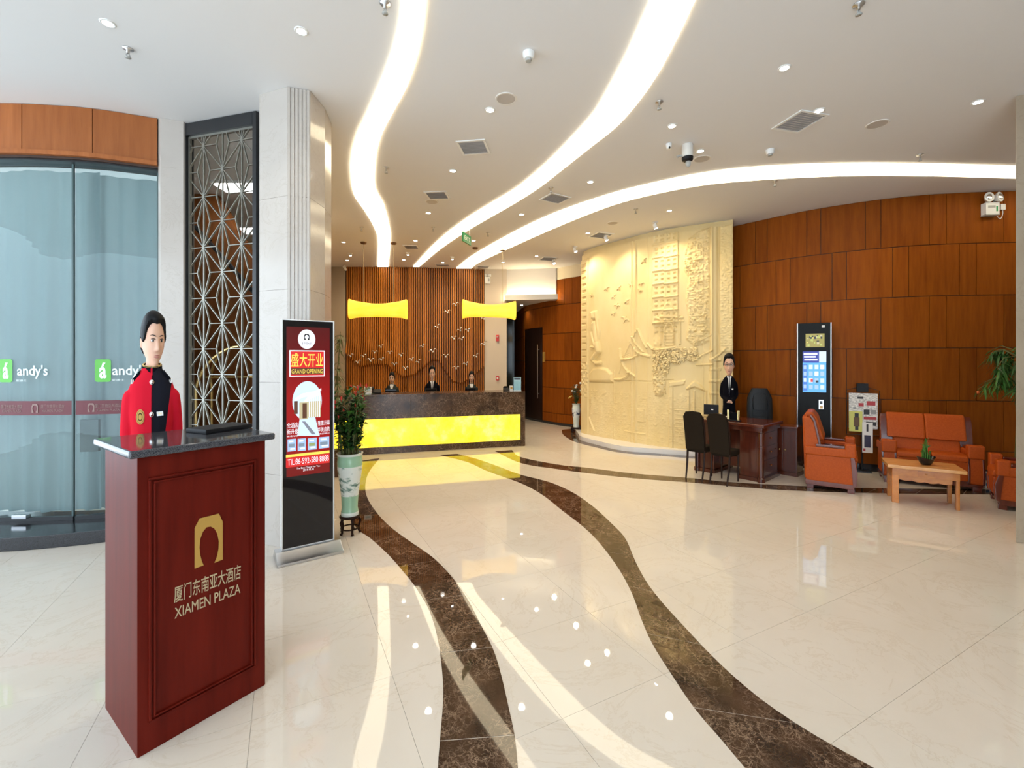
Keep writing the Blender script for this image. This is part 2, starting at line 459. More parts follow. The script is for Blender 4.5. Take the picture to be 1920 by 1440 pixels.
# ---------------------------------------------------------------- ceiling and its three flowing light strips
struct(MB().box(-9, 9, -3, 18, CEIL, CEIL+0.15).build('ceiling', M['ceiling']))
strip1 = ([(762,-90),(759,-40),(756,0),(750,50),(735,105),(715,155),(690,210),(670,250),(659,290),(658,330),(665,365),(685,395),(702,425),(709,450),(708,499)],
          [(804,-90),(801,-40),(798,0),(792,55),(780,110),(762,160),(735,210),(715,250),(705,290),(702,340),(707,360),(720,385),(730,425),(732,450),(728,499)])
strip2 = ([(1262,-90),(1222,0),(1200,50),(1175,105),(1145,160),(1115,210),(1075,255),(1025,305),(990,335),(960,357),(875,409),(819,453),(775,499)],
          [(1345,-90),(1301,0),(1280,45),(1255,95),(1230,140),(1195,190),(1155,235),(1105,275),(1055,315),(1010,350),(960,382),(881,428),(825,466),(786,499)])
strip3 = ([(856,502),(887,478),(959,437),(1037,400),(1131,367),(1205,347),(1310,325),(1410,313),(1560,306),(1710,306),(1905,311),(2050,317)],
          [(883,502),(900,490),(959,462),(1037,427),(1131,389),(1205,367),(1310,346),(1410,336),(1560,328),(1710,327),(1905,332),(2050,339)])
for st, lab in ((strip1, 'glowing S-shaped ceiling light strip nearest the stone column, ending over the counter'),
                (strip2, 'widest glowing ceiling strip sweeping from mid top edge down to the slatted wall'),
                (strip3, 'long glowing ceiling strip curving across towards the right wood wall and stone pillar')):
    tag(ribbon(st[0], st[1], ceil_pt, CEIL-0.02, CEIL+0.01, 'ceiling_light_strip', M['strip'], None)[0], lab, 'ceiling light', 'flowing ceiling light strips')['kind'] = 'thing'

# ---------------------------------------------------------------- right curved wall in wood panels
WR = Path([(3.55,7.98),(3.85,7.70),(4.09,7.42),(4.46,7.02),(4.74,6.78),(5.18,6.50),(5.64,6.30),(6.09,6.19),(6.93,6.10),(7.8,6.06),(8.6,6.05)])
mb = MB(); WR.slab(mb, 0, WR.L, 0, CEIL, -0.15, 0.0)
wr = struct(mb.build('wall_right', M['gap']))
zs = [0.10, 0.355, 1.055, 1.79, 2.52, 3.24, CEIL]
pa = [1360, 1417, 1439, 1513, 1539, 1622, 1651, 1741, 1772.6, 1880, 1915, 1990]
pb = [1360, 1388, 1456, 1482, 1560, 1587, 1673, 1702.7, 1797, 1829, 1940, 1975]
for k in range(6):
    row = 5-k
    cuts = [WR.hit(p) for p in (pa if row % 2 == 0 else pb)]
    for a, b in zip(cuts, cuts[1:]):
        mb = MB(); WR.slab(mb, a+0.004, b-0.004, zs[k]+0.005, zs[k+1]-0.005, 0.001, 0.016, 0.15)
        mb.build('wood_panel', M['wallwood'], wr)
mb = MB(); WR.slab(mb, 0, WR.L, 0.0, 0.10, 0.0, 0.02); struct(mb.build('baseboard_right', M['blackstone']))

# ---------------------------------------------------------------- corridor wall (wood panels, dark door), lowered ceiling, cove
WC = Path([(0.10,14.6),(0.24,13.6),(0.40,12.45),(0.80,11.70),(1.17,11.15),(1.69,10.65),(2.3,10.1),(3.0,9.5),(3.7,8.6)])
mb = MB(); WC.slab(mb, 0, WC.L, 0, CEIL, -0.12, 0.0)
wc = struct(mb.build('wall_back', M['gap']))
zc = [0.06, 0.29, 0.94, 1.62, 2.31, 3.02, 3.66]
cc = [[0.0, WC.hit(984.5), WC.hit(1018.5), WC.hit(1045), WC.hit(1110), WC.hit(1150)],
      [0.0, WC.hit(984.5), WC.hit(1018.5), WC.hit(1060), WC.hit(1074), WC.hit(1120), WC.hit(1150)]]
for k in range(6):
    cs = cc[k % 2]
    for i, (a, b) in enumerate(zip(cs, cs[1:])):
        if i == 1 and zc[k+1] <= 2.6: continue
        z0 = zc[k] if not (i == 1 and zc[k] < 2.5) else 2.50
        mb = MB(); WC.slab(mb, a+0.005, b-0.005, z0+0.006, zc[k+1]-0.006, 0.001, 0.025)
        mb.build('wood_panel', M['wallwood'], wc)
mb = MB(); WC.slab(mb, 0, WC.L, 0.0, 0.06, 0.0, 0.03); struct(mb.build('baseboard_back', M['blackstone']))
mb = MB(); WC.slab(mb, WC.hit(985.5), WC.hit(1017.5), 0.01, 2.49, 0.0, 0.02)
dr = struct(mb.build('door_1', mat('dark_door', (0.022,0.010,0.007), 0.3)))
q = WC.hit(1012); p = WC.pt(q, 0.07); p2 = WC.pt(q, 0.02)
mb = MB().tube([(p.x,p.y,0.62),(p.x,p.y,2.05)], 0.014, 8)
for z in (0.75, 1.92): mb.tube([(p.x,p.y,z),(p2.x,p2.y,z)], 0.01, 6)
mb.build('door_handle', M['steel'], dr, smooth=True)
# card reader plate beside the door
q = WC.hit(1022); p = WC.pt(q, 0.026); nn = WC.nor(q); tt = Vector((-nn.y, nn.x))
o = MB().cbox((0,0,0), (0.09,0.03,0.26)).build('access_panel', M['gold'], None, bevel=0.006)
o.location = (p.x+nn.x*0.012, p.y+nn.y*0.012, 1.72); o.rotation_euler = (0,0,math.atan2(tt.y,tt.x))
tag(o, 'small brass coloured access panel on the wood wall beside the dark door', 'access panel')
# lowered corridor ceiling and its lit upstand
bulk = [(-0.18,11.32),(1.10,11.12),(1.3,11.4),(1.3,17.5),(-0.6,17.5)]
struct(MB().prism(bulk, 3.16, CEIL).build('ceiling_corridor', mat('grey_ceiling', (0.74,0.71,0.67), 0.8)))
tr = struct(MB().prism([(-0.18,11.05),(1.12,10.85),(1.12,10.93),(-0.18,11.13)], 3.16, 3.26).build('trim_1', M['offwhite']))
MB().prism([(-0.18,11.05),(1.12,10.85),(1.10,11.13),(-0.18,11.33)], 3.13, 3.16).build('cove_shelf', M['offwhite'], tr)
MB().prism([(-0.17,11.15),(1.10,10.95),(1.10,11.05),(-0.17,11.25)], 3.17, 3.22).build('led_strip', M['cove'], tr)
# glazed end of the corridor
struct(MB().box(-2.5, 0.4, 15.2, 15.3, 0, 3.16).build('wall_corridor_end', mat('green_grey_glass', (0.10,0.105,0.06), 0.12)))
struct(MB().box(0.02, 0.07, 13.4, 13.45, 0, 3.16).build('trim_2', M['blackmetal']))

# ---------------------------------------------------------------- sandstone relief wall
WF = Path([(1.50,9.46),(1.67,9.08),(2.01,8.64),(2.34,8.21),(2.66,7.89),(3.0,7.665),(3.35,7.46),(3.64,7.30)])
mb = MB(); WF.slab(mb, 0, WF.L, 0, CEIL, -0.22, -0.03)
rw = struct(mb.build('wall_relief', M['sand']))
def RP(px, py):               # place on the relief: (arc length, height)
    s = WF.hit(px); p = WF.pt(s); return s, H + (HZ-py)*p.y/F
NS, NZ = 430, 560
S = np.linspace(0, WF.L, NS); Z = np.linspace(0.085, 3.86, NZ)
SS, ZZ = np.meshgrid(S, Z, indexing='ij')
rng = np.random.default_rng(3)
def vnoise(s, z, f, seed):
    g = np.random.default_rng(seed).random((256, 256))
    a, b = s*f, z*f
    i, j = np.floor(a).astype(int), np.floor(b).astype(int); u, v = a-i, b-j
    u, v = u*u*(3-2*u), v*v*(3-2*v)
    G = lambda x, y: g[x % 256, y % 256]
    return (G(i,j)*(1-u)+G(i+1,j)*u)*(1-v) + (G(i,j+1)*(1-u)+G(i+1,j+1)*u)*v
def sstep(a, b, x): t = np.clip((x-a)/(b-a), 0, 1); return t*t*(3-2*t)
def rect(px0, py0, px1, py1, soft=0.008):
    s0, z1 = RP(px0, py0); s1, z0 = RP(px1, py1)
    return sstep(s0-soft, s0+soft, SS)*(1-sstep(s1-soft, s1+soft, SS))*sstep(z0-soft, z0+soft, ZZ)*(1-sstep(z1-soft, z1+soft, ZZ))
def poly_mask(pts, soft=0.01):
    P = [RP(*p) for p in pts]; n = len(P)
    inside = np.zeros(SS.shape, bool); dist = np.full(SS.shape, 9.0)
    for i in range(n):
        (x0,y0),(x1,y1) = P[i], P[(i+1)%n]
        c = ((y0 > ZZ) != (y1 > ZZ)); xi = (x1-x0)*(ZZ-y0)/((y1-y0) if abs(y1-y0) > 1e-9 else 1e-9)+x0
        inside ^= c & (SS < xi)
        dx, dy = x1-x0, y1-y0; t = np.clip(((SS-x0)*dx+(ZZ-y0)*dy)/(dx*dx+dy*dy+1e-12), 0, 1)
        dist = np.minimum(dist, np.hypot(SS-x0-t*dx, ZZ-y0-t*dy))
    return np.where(inside, sstep(0, soft, dist), 0.0)
def line(pts, w):
    P = [RP(*p) for p in pts]; dist = np.full(SS.shape, 9.0)
    for (x0,y0),(x1,y1) in zip(P, P[1:]):
        dx, dy = x1-x0, y1-y0; t = np.clip(((SS-x0)*dx+(ZZ-y0)*dy)/(dx*dx+dy*dy+1e-12), 0, 1)
        dist = np.minimum(dist, np.hypot(SS-x0-t*dx, ZZ-y0-t*dy))
    return np.sqrt(np.clip(1-(dist/w)**2, 0, 1))
Hh = 0.006*vnoise(SS, ZZ*0.4, 3.0, 1) + 0.003*vnoise(SS, ZZ*.5, 11.0, 2)
# vertical slabs and pilasters
for px, w, h in ((1152,.010,.012),(1185,.016,.030),(1193,.018,.034),(1215,.012,.010),(1335,.022,.040),(1346,.02,-.030),(1318,.01,.008)):
    s0 = WF.hit(px); top = np.where(px == 1152, sstep(1.45,1.4,ZZ), 1.0)
    Hh += h*np.exp(-((SS-s0)/w)**2)*top
Hh += 0.022*rect(1332, 380, 1346, 900, .006)
for py in (672, 690, 712, 735): Hh += 0.018*rect(1330, py, 1352, py+5, .008)
# storeyed block at the left edge
Hh += 0.030*rect(1086, 490, 1104, 900, .006)
for k in range(17):
    y = 497+k*12.2; Hh -= 0.022*rect(1093.5, y, 1101.5, y+2.6, .006)
Hh += 0.03*rect(1086,680,1104,745)*(vnoise(SS, ZZ, 26, 5)-.5)
# tower block with storeys and windows
tw = rect(1224, 400, 1272, 604, .008); Hh += 0.030*tw
for k in range(8):
    y0 = 436+k*24.5; y1 = y0-8.5+k*0.9
    Hh += 0.024*line([(1224.5,y0),(1246,(y0+y1)/2-1),(1247,(y0+y1)/2+1),(1271,y1)], .018)
    for j in range(4):
        for r_ in range(2):
            xx = 1229+j*11.5; yy = y0-(y0-y1)*j/4 + 6 + r_*9
            Hh -= 0.026*rect(xx, yy, xx+5, yy+3.4, .007)
Hh -= 0.02*rect(1249, 430, 1257, 556, .01)*0.6
# pavilion: tiered roof, posts, arch
Hh += 0.030*poly_mask([(1236,597),(1240,588),(1247,572),(1253,565),(1262,572),(1268,585),(1277,592),(1272,598)], .02)
Hh += 0.026*line([(1234,598),(1254,600),(1280,595)], .022) + 0.02*line([(1230,606),(1282,602)], .012)
for px in (1240,1247,1264,1275): Hh += 0.030*rect(px-1.6, 600, px+1.6, 646, .006)
Hh += 0.026*line([(1246,640),(1247,618),(1251,609),(1255,605),(1259,609),(1263,618),(1263,640)], .016)
for k in range(5): Hh += 0.016*rect(1247, 622+k*6, 1264, 624+k*6, .006)
Hh += 0.02*rect(1226,604,1240,650)*vnoise(SS,ZZ,22,9)
# great tree with dense leaves
tree = poly_mask([(1282,470),(1290,448),(1310,432),(1333,424),(1333,640),(1318,648),(1300,650),(1285,636),(1290,600),(1284,560),(1290,520),(1280,505)], .05)
lv = np.abs(vnoise(SS,ZZ,24,11)-.5)*2; lv2 = np.abs(vnoise(SS+.3*vnoise(SS,ZZ,9,12),ZZ,40,13)-.5)*2
Hh += tree*(0.022+0.055*lv*lv2+0.02*lv)
bark = rect(1350, 395, 1376, 660, .01); Hh += bark*(0.012+0.022*lv*(1-lv2))
Hh += 0.02*line([(1281,486),(1287,500),(1296,508)], .012) + 0.02*line([(1312,640),(1334,628)], .010)
# boats: bent spars and sails
for pts, w, h in (([(1163,655),(1166,675),(1173,690),(1181,699)],.022,.05), ([(1154,711),(1165,711),(1175,707),(1182,698)],.022,.045), ([(1181,697),(1192,706)],.018,.04),
                  ([(1168,674),(1184,673),(1196,667),(1200,662)],.020,.045), ([(1168,674),(1176,656),(1184,640)],.010,.02), ([(1184,640),(1192,655),(1198,662)],.018,.045),
                  ([(1186,632),(1196,648),(1206,660)],.014,.035), ([(1197,618),(1206,640),(1213,652)],.020,.045), ([(1188,632),(1197,618)],.012,.03),
                  ([(1216,645),(1224,655),(1236,656),(1260,652),(1266,651)],.022,.05), ([(1203,664),(1218,668)],.03,.035), ([(1161,700),(1166,680),(1172,672)],.008,.015),
                  ([(1307,672),(1320,664),(1336,657)],.014,.03), ([(1338,672),(1350,664),(1360,654)],.018,.03), ([(1306,684),(1336,683)],.014,.03),
                  ([(1105,716),(1125,717),(1150,718)],.012,-.03), ([(1155,714),(1225,715),(1262,712)],.010,-.02), ([(1106,782),(1110,795),(1115,808)],.014,.03),
                  ([(1172,808),(1190,811),(1210,814)],.010,.02), ([(1196,767),(1210,768),(1210,790)],.008,.015)):
    Hh += h*line(pts, w)
for k in range(4): Hh += 0.006*line([(1165+k*3,668+k*3),(1180,662+k*3)], .006)
# kneeling woman on a mound
fig = np.zeros(SS.shape)
for pts, w, h in (([(1113.5,588),(1114.5,595)],.055,.085), ([(1118,586),(1121,600),(1123.5,622),(1122,634)],.045,.055), ([(1116,606),(1118,624),(1120.5,640)],.062,.075), ([(1121,645),(1123.5,658)],.075,.085),
                  ([(1123,660),(1116,668),(1112.5,674)],.052,.075), ([(1113,676),(1119,681),(1127,680)],.040,.060), ([(1114.5,607),(1112,622),(1115.5,636),(1118.5,648)],.026,.090), ([(1110,650),(1117,652)],.024,.06)):
    fig = np.maximum(fig, h*line(pts, w))
Hh += fig
Hh += 0.040*poly_mask([(1105,700),(1112,690),(1125,686),(1140,690),(1150,700),(1150,717),(1105,717)], .06)
# hut, slab and steps
Hh += 0.045*poly_mask([(1285,729),(1295,718),(1303,712),(1313,719),(1326,733),(1320,734),(1303,727),(1288,732)], .03)
Hh += 0.030*poly_mask([(1254,716),(1285,712),(1289,704),(1284,722),(1254,726)], .02) + 0.02*rect(1254,724,1262,850,.006)
for k in range(7): Hh += 0.010*rect(1266, 768+k*8, 1284, 770+k*8, .006)
for px in (1292,1302,1324): Hh += 0.02*rect(px-1.5, 732, px+1.5, 775, .006)
# undergrowth and lower figures
und = poly_mask([(1222,700),(1252,690),(1250,720),(1240,745),(1228,742)], .04)
Hh += und*(0.02+0.05*lv)
low = rect(1105, 730, 1330, 842, .05); Hh += low*0.030*np.clip(vnoise(SS*1.6, ZZ*.7, 7, 21)-.5, 0, 1) + low*0.012*lv*lv2
Hh += 0.02*rect(1196, 768, 1208, 792, .008) + 0.02*rect(1286, 775, 1328, 850, .02)*lv
V = []
for i in range(NS):
    p = WF.pt(S[i]); n = WF.nor(S[i])
    for j in range(NZ): h_ = Hh[i, j]; V.append((p.x+n.x*h_, p.y+n.y*h_, Z[j]))
idx = np.arange(NS*NZ).reshape(NS, NZ)
Fq = np.stack([idx[:-1,:-1], idx[1:,:-1], idx[1:,1:], idx[:-1,1:]], -1).reshape(-1, 4)
me = bpy.data.meshes.new('carved_panel'); me.from_pydata(V, [], Fq.tolist()); me.update()
me.polygons.foreach_set('use_smooth', [True]*len(me.polygons)); me.materials.append(M['sand'])
link(bpy.data.objects.new('carved_panel', me), rw)
# flying birds and leaf clusters carved proud of the panel
def on_relief(px, py, off=0.0):
    s, z = RP(px, py); p = WF.pt(s, off); return Vector((p.x, p.y, z)), WF.nor(s)
gull = MB()
for sx in (-1, 1):
    gull.rings([[(sx*(0.005+0.06*t)*1.0, -0.010*(1-t)-0.004, 0.045*t-0.05*t*t + dz*(1-.75*t)) for dz in (-.016, .012)] +
                [(sx*(0.005+0.06*t), 0.012, 0.045*t-0.05*t*t + dz*(1-.75*t)) for dz in (.012, -.016)] for t in (0, .35, .7, 1)])
gull.ell((0,-0.004,-0.004), (0.010,0.014,0.045), 8, 6)
gm = gull.mesh('carved_bird', True); gm.materials.append(M['sand'])
for px, py, a, sc in ((1110,554,20,.9),(1138,541,-25,1.1),(1161,540,-40,1.0),(1151,556,-35,1.0),(1158,573,10,1.2),(1151,588,-20,1.0),(1176,565,-30,1.0),(1183,534,30,.9),(1203,532,-10,.9),(1201,544,20,.8),(1207,489,-40,1.1),(1173,598,25,1.6)):
    p, n = on_relief(px, py, 0.012)
    o = bpy.data.objects.new('carved_bird', gm); link(o, rw); o.location = p
    o.rotation_euler = (0, math.radians(a), math.atan2(n.y, n.x)+math.pi/2); o.scale = (sc, 1, sc*1.3)
mb = MB()
for k in range(420):
    u, v = random.random(), random.random()
    px = 1226+82*u; py = 653+46*v
    if v > 0.55 and u > 0.75: continue
    if v > 0.8-0.3*u and u > .35: continue
    p, n = on_relief(px, py, 0.02+0.03*random.random())
    i0 = len(mb.v); mb.ell((0,0,0), (0.030,0.016,0.017), 6, 4)
    mb.xf(Matrix.Translation(p) @ Matrix.Rotation(math.atan2(n.y,n.x)+math.pi/2,4,'Z') @ Matrix.Rotation(random.uniform(-.5,.5),4,'Z') @ Matrix.Rotation(random.uniform(-1.6,1.6),4,'Y'), i0)
for k in range(60):
    px = 1228+22*random.random(); py = 695+45*random.random()
    p, n = on_relief(px, py, 0.02); i0 = len(mb.v); mb.ell((0,0,0), (0.035,0.014,0.014), 6, 4)
    mb.xf(Matrix.Translation(p) @ Matrix.Rotation(math.atan2(n.y,n.x)+math.pi/2,4,'Z') @ Matrix.Rotation(random.uniform(-1.6,1.6),4,'Y'), i0)
o = mb.build('carved_foliage', M['sand'], rw, smooth=True, fix=False); o['kind'] = 'stuff'
# white stone plinth under the relief
PL = Path([floor_pt(*p) for p in ((1077,801),(1079,812),(1083,818),(1090,826),(1122,835),(1152,842.5),(1183,847),(1240,851),(1310,856.5),(1372,862))])
poly = [tuple(PL.pt(PL.L*i/40)) for i in range(41)] + [tuple(WF.pt(WF.L*(1-i/20), -0.05)) for i in range(21)]
struct(MB().prism(poly, 0.0, 0.085).build('trim_3', M['plinth']))
# wall-washing cove strip of stone above the corridor panels
mb = MB(); WC.slab(mb, WC.hit(1046), WC.L, 3.66, CEIL, 0.0, 0.03); struct(mb.build('trim_4', mat('cream_paint', (0.80,0.70,0.50), 0.6)))

# ---------------------------------------------------------------- reception back wall in vertical slats
WS = Path([at_y(600,500,10.98), at_y(648,500,10.97), at_y(780,500,11.02), at_y(908,500,11.28)])
mb = MB(); WS.slab(mb, WS.hit(646), WS.L, 0, CEIL, -0.14, -0.06)
ws = struct(mb.build('wall_slatted', mat('slat_backing', (0.030,0.009,0.003), 0.6)))
wave = [(640,655),(653,665),(666,680),(679,687),(705,683),(727,684),(740,696),(758,707),(779,702),(795,688),(811,675),(822,676),(832,691),(848,715),(864,719),(885,707),(906,688),(915,680)]
crest = [(640,640),(680,640),(712,630),(730,640),(755,655),(780,645),(795,628),(824,585),(853,533),(880,510),(915,480)]
def interp(tab, x): return float(np.interp(x, [t[0] for t in tab], [t[1] for t in tab]))
NSL = 64; s0 = WS.hit(649)
for k in range(NSL):
    s = s0 + (WS.L-s0)*(k+.5)/NSL; p = WS.pt(s); n = WS.nor(s); px = CX + F*p.x/p.y
    zl = H+(HZ-interp(wave, px))*p.y/F; zh = min(H+(HZ-interp(crest, px))*p.y/F, CEIL-.02)
    zh = max(zh, zl+0.1)
    prof = [(0.06,0.0),(0.0,0.0),(0.0,zl-.03),(-0.075,zl+.02),(-0.055,zl+.4*(zh-zl)),(0.0,zh),(0.0,CEIL),(0.06,CEIL)]
    w = 0.0155
    o = MB().prism_x(prof, -w, w).build('slat', M['slat'], ws)
    o.location = (p.x, p.y, 0); o.rotation_euler = (0,0,math.atan2(n.y,n.x)+math.pi/2)
# polished stone cheeks either side of the slats, and the pier to the right
struct(MB().box(-5.2, at_y(647,500,10.97).x, 10.97, 11.2, 0, CEIL).build('wall_stone', mat('polished_beige', (0.42,0.34,0.25), 0.05)))
a, b = at_y(908.5,500,11.25), at_y(950,500,11.25)
struct(MB().box(a.x, b.x, 11.25, 11.9, 0, CEIL).build('wall_pier', mat('beige_plaster', (0.62,0.53,0.42), 0.5)))
# left side wall hidden behind the column, and the back of the stair room
struct(MB().prism([(-1.98,4.35),(-4.80,11.0),(-4.95,11.0),(-2.13,4.35)], 0, CEIL).build('wall_left', mat('warm_plaster', (0.62,0.50,0.36), 0.6)))
struct(MB().box(-9, -3.7, 8.6, 8.7, 0, CEIL).build('wall_stair_room', mat('tan_plaster', (0.60,0.40,0.22), 0.6)))
struct(MB().box(-9, 9, 17.4, 17.5, 0, CEIL).build('wall_sky_block_end', MATS['warm_plaster']))  # unseen, added so the corridor door does not reflect the sky
struct(MB().box(2.6, 9, -3.1, -3.0, 0, CEIL).build('wall_daylight_block', MATS['warm_plaster']))  # unseen wall behind the camera, added to block daylight from the right rear
struct(MB().box(8.9, 9, -3.0, 17.5, 0, CEIL).build('wall_sky_block_side', MATS['warm_plaster']))  # unseen, added to keep sky light out on the right
struct(MB().box(-9, -8.9, 6.4, 17.5, 0, CEIL).build('wall_far_left', MATS['warm_plaster']))
# ================================================================== LEFT SIDE: glass entrance, lattice screen, column
def plane_hit(px, py, P0, d):
    """pixel -> (distance along d from P0, height) on the vertical plane through P0 along d"""
    k = (px-CX)/F; u = (k*P0[1]-P0[0])/(d[0]-k*d[1]); Y = P0[1]+u*d[1]
    return u, H+(HZ-py)*Y/F
def thin_glass(name, tint, refl=1.0):
    m = bpy.data.materials.new(name); m.use_nodes = True; nt = m.node_tree; nt.nodes.clear()
    o = nt.nodes.new('ShaderNodeOutputMaterial'); mx = nt.nodes.new('ShaderNodeMixShader')
    t = nt.nodes.new('ShaderNodeBsdfTransparent'); g = nt.nodes.new('ShaderNodeBsdfGlossy'); f = nt.nodes.new('ShaderNodeFresnel')
    t.inputs[0].default_value = (*tint, 1); g.inputs['Roughness'].default_value = 0.0; g.inputs[0].default_value = (refl,refl,refl,1); f.inputs[0].default_value = 1.5
    ge = nt.nodes.new('ShaderNodeNewGeometry'); mr_ = nt.nodes.new('ShaderNodeMapRange'); mr_.inputs['To Min'].default_value = 1.5; mr_.inputs['To Max'].default_value = 1/1.5
    nt.links.new(ge.outputs['Backfacing'], mr_.inputs[0]); nt.links.new(mr_.outputs[0], f.inputs[0])
    nt.links.new(f.outputs[0], mx.inputs[0]); nt.links.new(t.outputs[0], mx.inputs[1]); nt.links.new(g.outputs[0], mx.inputs[2]); nt.links.new(mx.outputs[0], o.inputs[0])
    return m
M['glass'] = thin_glass('clear_glass', (0.86,0.92,0.92), 0.5)
m = bpy.data.materials.new('sheer_curtain'); m.use_nodes = True; nt = m.node_tree; nt.nodes.clear()
o_ = nt.nodes.new('ShaderNodeOutputMaterial'); mx = nt.nodes.new('ShaderNodeMixShader'); mx.inputs[0].default_value = 0.45
a_ = nt.nodes.new('ShaderNodeBsdfDiffuse'); b_ = nt.nodes.new('ShaderNodeBsdfTranslucent')
for n_ in (a_, b_): n_.inputs[0].default_value = (0.35,0.40,0.41,1)
nt.links.new(a_.outputs[0], mx.inputs[1]); nt.links.new(b_.outputs[0], mx.inputs[2]); nt.links.new(mx.outputs[0], o_.inputs[0])
M['curtain'] = m

WE = Path([(-7.5,4.35),(-6.5,4.17),(-5.6,4.07),(-4.67,4.04),(-4.3,4.06),(-3.9,4.12),(-3.43,4.29)])
hd = struct((lambda mb: WE.slab(mb, 0, WE.L, 3.47, CEIL, -0.22, 0.0))(MB()).build('wall_header', M['gap']))
cuts = [0.0, WE.hit(-180)] + [WE.hit(p) for p in (45, 176)] + [WE.L]
for a, b in zip(cuts, cuts[1:]):
    mb = MB(); WE.slab(mb, a+0.003, b-0.003, 3.52, CEIL-0.005, 0.0, 0.02, 0.08); mb.build('wood_panel', M['headwood'], hd)
mb = MB(); WE.slab(mb, 0, WE.L, 3.49, 3.53, 0.0, 0.035, 0.08); mb.build('header_moulding', M['headwood'], hd)
mb = MB(); WE.slab(mb, 0, WE.L, 3.455, 3.49, -0.16, -0.02, 0.08); mb.build('door_track', M['blackmetal'], hd)
kb = Path([(-7.5,4.05),(-6.0,3.83),(-4.9,3.74),(-4.28,3.72),(-3.64,3.90),(-3.35,4.10)])
poly = [tuple(kb.pt(kb.L*i/24)) for i in range(25)] + [(-3.35,4.40)] + [tuple(WE.pt(WE.L*(1-i/16), -0.35)) for i in range(17)]
struct(MB().prism(poly, 0, 0.115).build('trim_5', M['blackstone'], bevel=0.006))
GO = -0.08
for k, (p0, p1) in enumerate(((-260, 124.5), (128.5, 292))):
    mb = MB(); WE.slab(mb, WE.hit(p0), WE.hit(p1), 0.125, 3.47, GO-0.010, GO, 0.06)
    g = struct(mb.build('window_%d' % (k+1), M['glass']))
    mb = MB(); WE.slab(mb, WE.hit(p1)-0.016, WE.hit(p1), 0.125, 3.47, GO-0.014, GO+0.004, 0.06); mb.build('edge_strip', mat('edge_seal', (0.06,0.10,0.10), 0.3), g)
    mb = MB(); WE.slab(mb, WE.hit(p0), WE.hit(p1), 0.115, 0.15, GO-0.02, GO+0.01, 0.06); mb.build('bottom_rail', M['blackmetal'], g)
    # manifestation band with the hotel's arch emblem
    mb = MB(); WE.slab(mb, WE.hit(p0), WE.hit(p1), 1.10, 1.232, GO+0.001, GO+0.003, 0.06); mb.build('privacy_band', mat('maroon_film', (0.13,0.020,0.028), 0.5), g)
def on_glass(px, z, off=0.004):
    s = WE.hit(px); p = WE.pt(s, GO+off); n = WE.nor(s); x = Vector((-n.y, n.x)); x = x if x.x > 0 else -x
    return face_frame((p.x,p.y,z), (x.x,x.y,0), (n.x,n.y,0))
def arch_poly(w, h):         # the hotel's emblem: a square block with a horseshoe opening
    P = [(-.5,-.5),(-.5,.26),(-.32,.5),(.32,.5),(.5,.26),(.5,-.5),(.17,-.5)]
    for i in range(15):
        a = math.radians(-55 + 290*i/14); P.append((.36*math.cos(a), -.02+.36*math.sin(a)*1.0))
    P.append((-.17,-.5))
    return [(x*w, y*h) for x, y in P]
def flat(name, poly, M4, material, parent, t=0.002):
    mb = MB(); n = len(poly)
    mb.add([(p[0],p[1],0) for p in poly]+[(p[0],p[1],t) for p in poly], [tuple(range(n-1,-1,-1)), tuple(range(n,2*n))]+[(i,(i+1)%n,n+(i+1)%n,n+i) for i in range(n)])
    mb.xf(M4); return mb.build(name, material, parent)
def disc(r, n=28, ry=None): return [(r*math.cos(2*math.pi*i/n), (ry or r)*math.sin(2*math.pi*i/n)) for i in range(n)]
film = mat('film_grey', (0.26,0.16,0.14), 0.5)
w1, w2 = [o for o in bpy.data.objects if o.name.startswith('window_')]
for px, par in ((-30, w1), (50, w1), (160, w2), (232, w2)):
    flat('band_emblem', arch_poly(0.055,0.082), on_glass(px, 1.165), film, par)
    text('band_lettering', '厦门东南亚大酒店', film, par, 0.20, 0.035, on_glass(px+34, 1.182))
    text('band_lettering', 'XIAMEN PLAZA', film, par, 0.18, 0.022, on_glass(px+34, 1.140))
green = mat('logo_green', (0.10,0.44,0.045), 0.4); wfilm = mat('white_film', (0.80,0.88,0.86), 0.4)
for px, par in ((-7, w1), (184, w2)):
    def rr(w, h, r, n=5):
        P = []
        for cx, cy, a0 in ((w/2-r,h/2-r,0),(-w/2+r,h/2-r,90),(-w/2+r,-h/2+r,180),(w/2-r,-h/2+r,270)):
            for i in range(n+1): a = math.radians(a0+90*i/n); P.append((cx+r*math.cos(a), cy+r*math.sin(a)))
        return P
    lg = flat('logo_tile', rr(0.125,0.215,0.022), on_glass(px, 1.515), green, par)
    text('logo_letter', 'á', wfilm, lg, 0.055, 0.15, on_glass(px, 1.515, 0.0065), bold=0.03)
    text('shop_lettering', "andy's", wfilm, par, 0.265, 0.125, on_glass(px+52, 1.505), bold=0.012)
    text('shop_lettering', '安迪士', wfilm, par, 0.10, 0.022, on_glass(px+30, 1.425))
mb = MB(); q = WE.hit(153)
WE.slab(mb, WE.hit(133.5), WE.hit(172.5), 0.745, 1.05, GO-0.05, GO-0.012); 
mb.build('lock_case', mat('smoked_plastic', (0.075,0.085,0.085), 0.35), w2, bevel=0.008)
mb = MB(); WE.slab(mb, WE.hit(14), WE.hit(42), 0.15, 0.185, GO+0.002, GO+0.05); mb.build('floor_lock', M['steel'], w1, bevel=0.004)
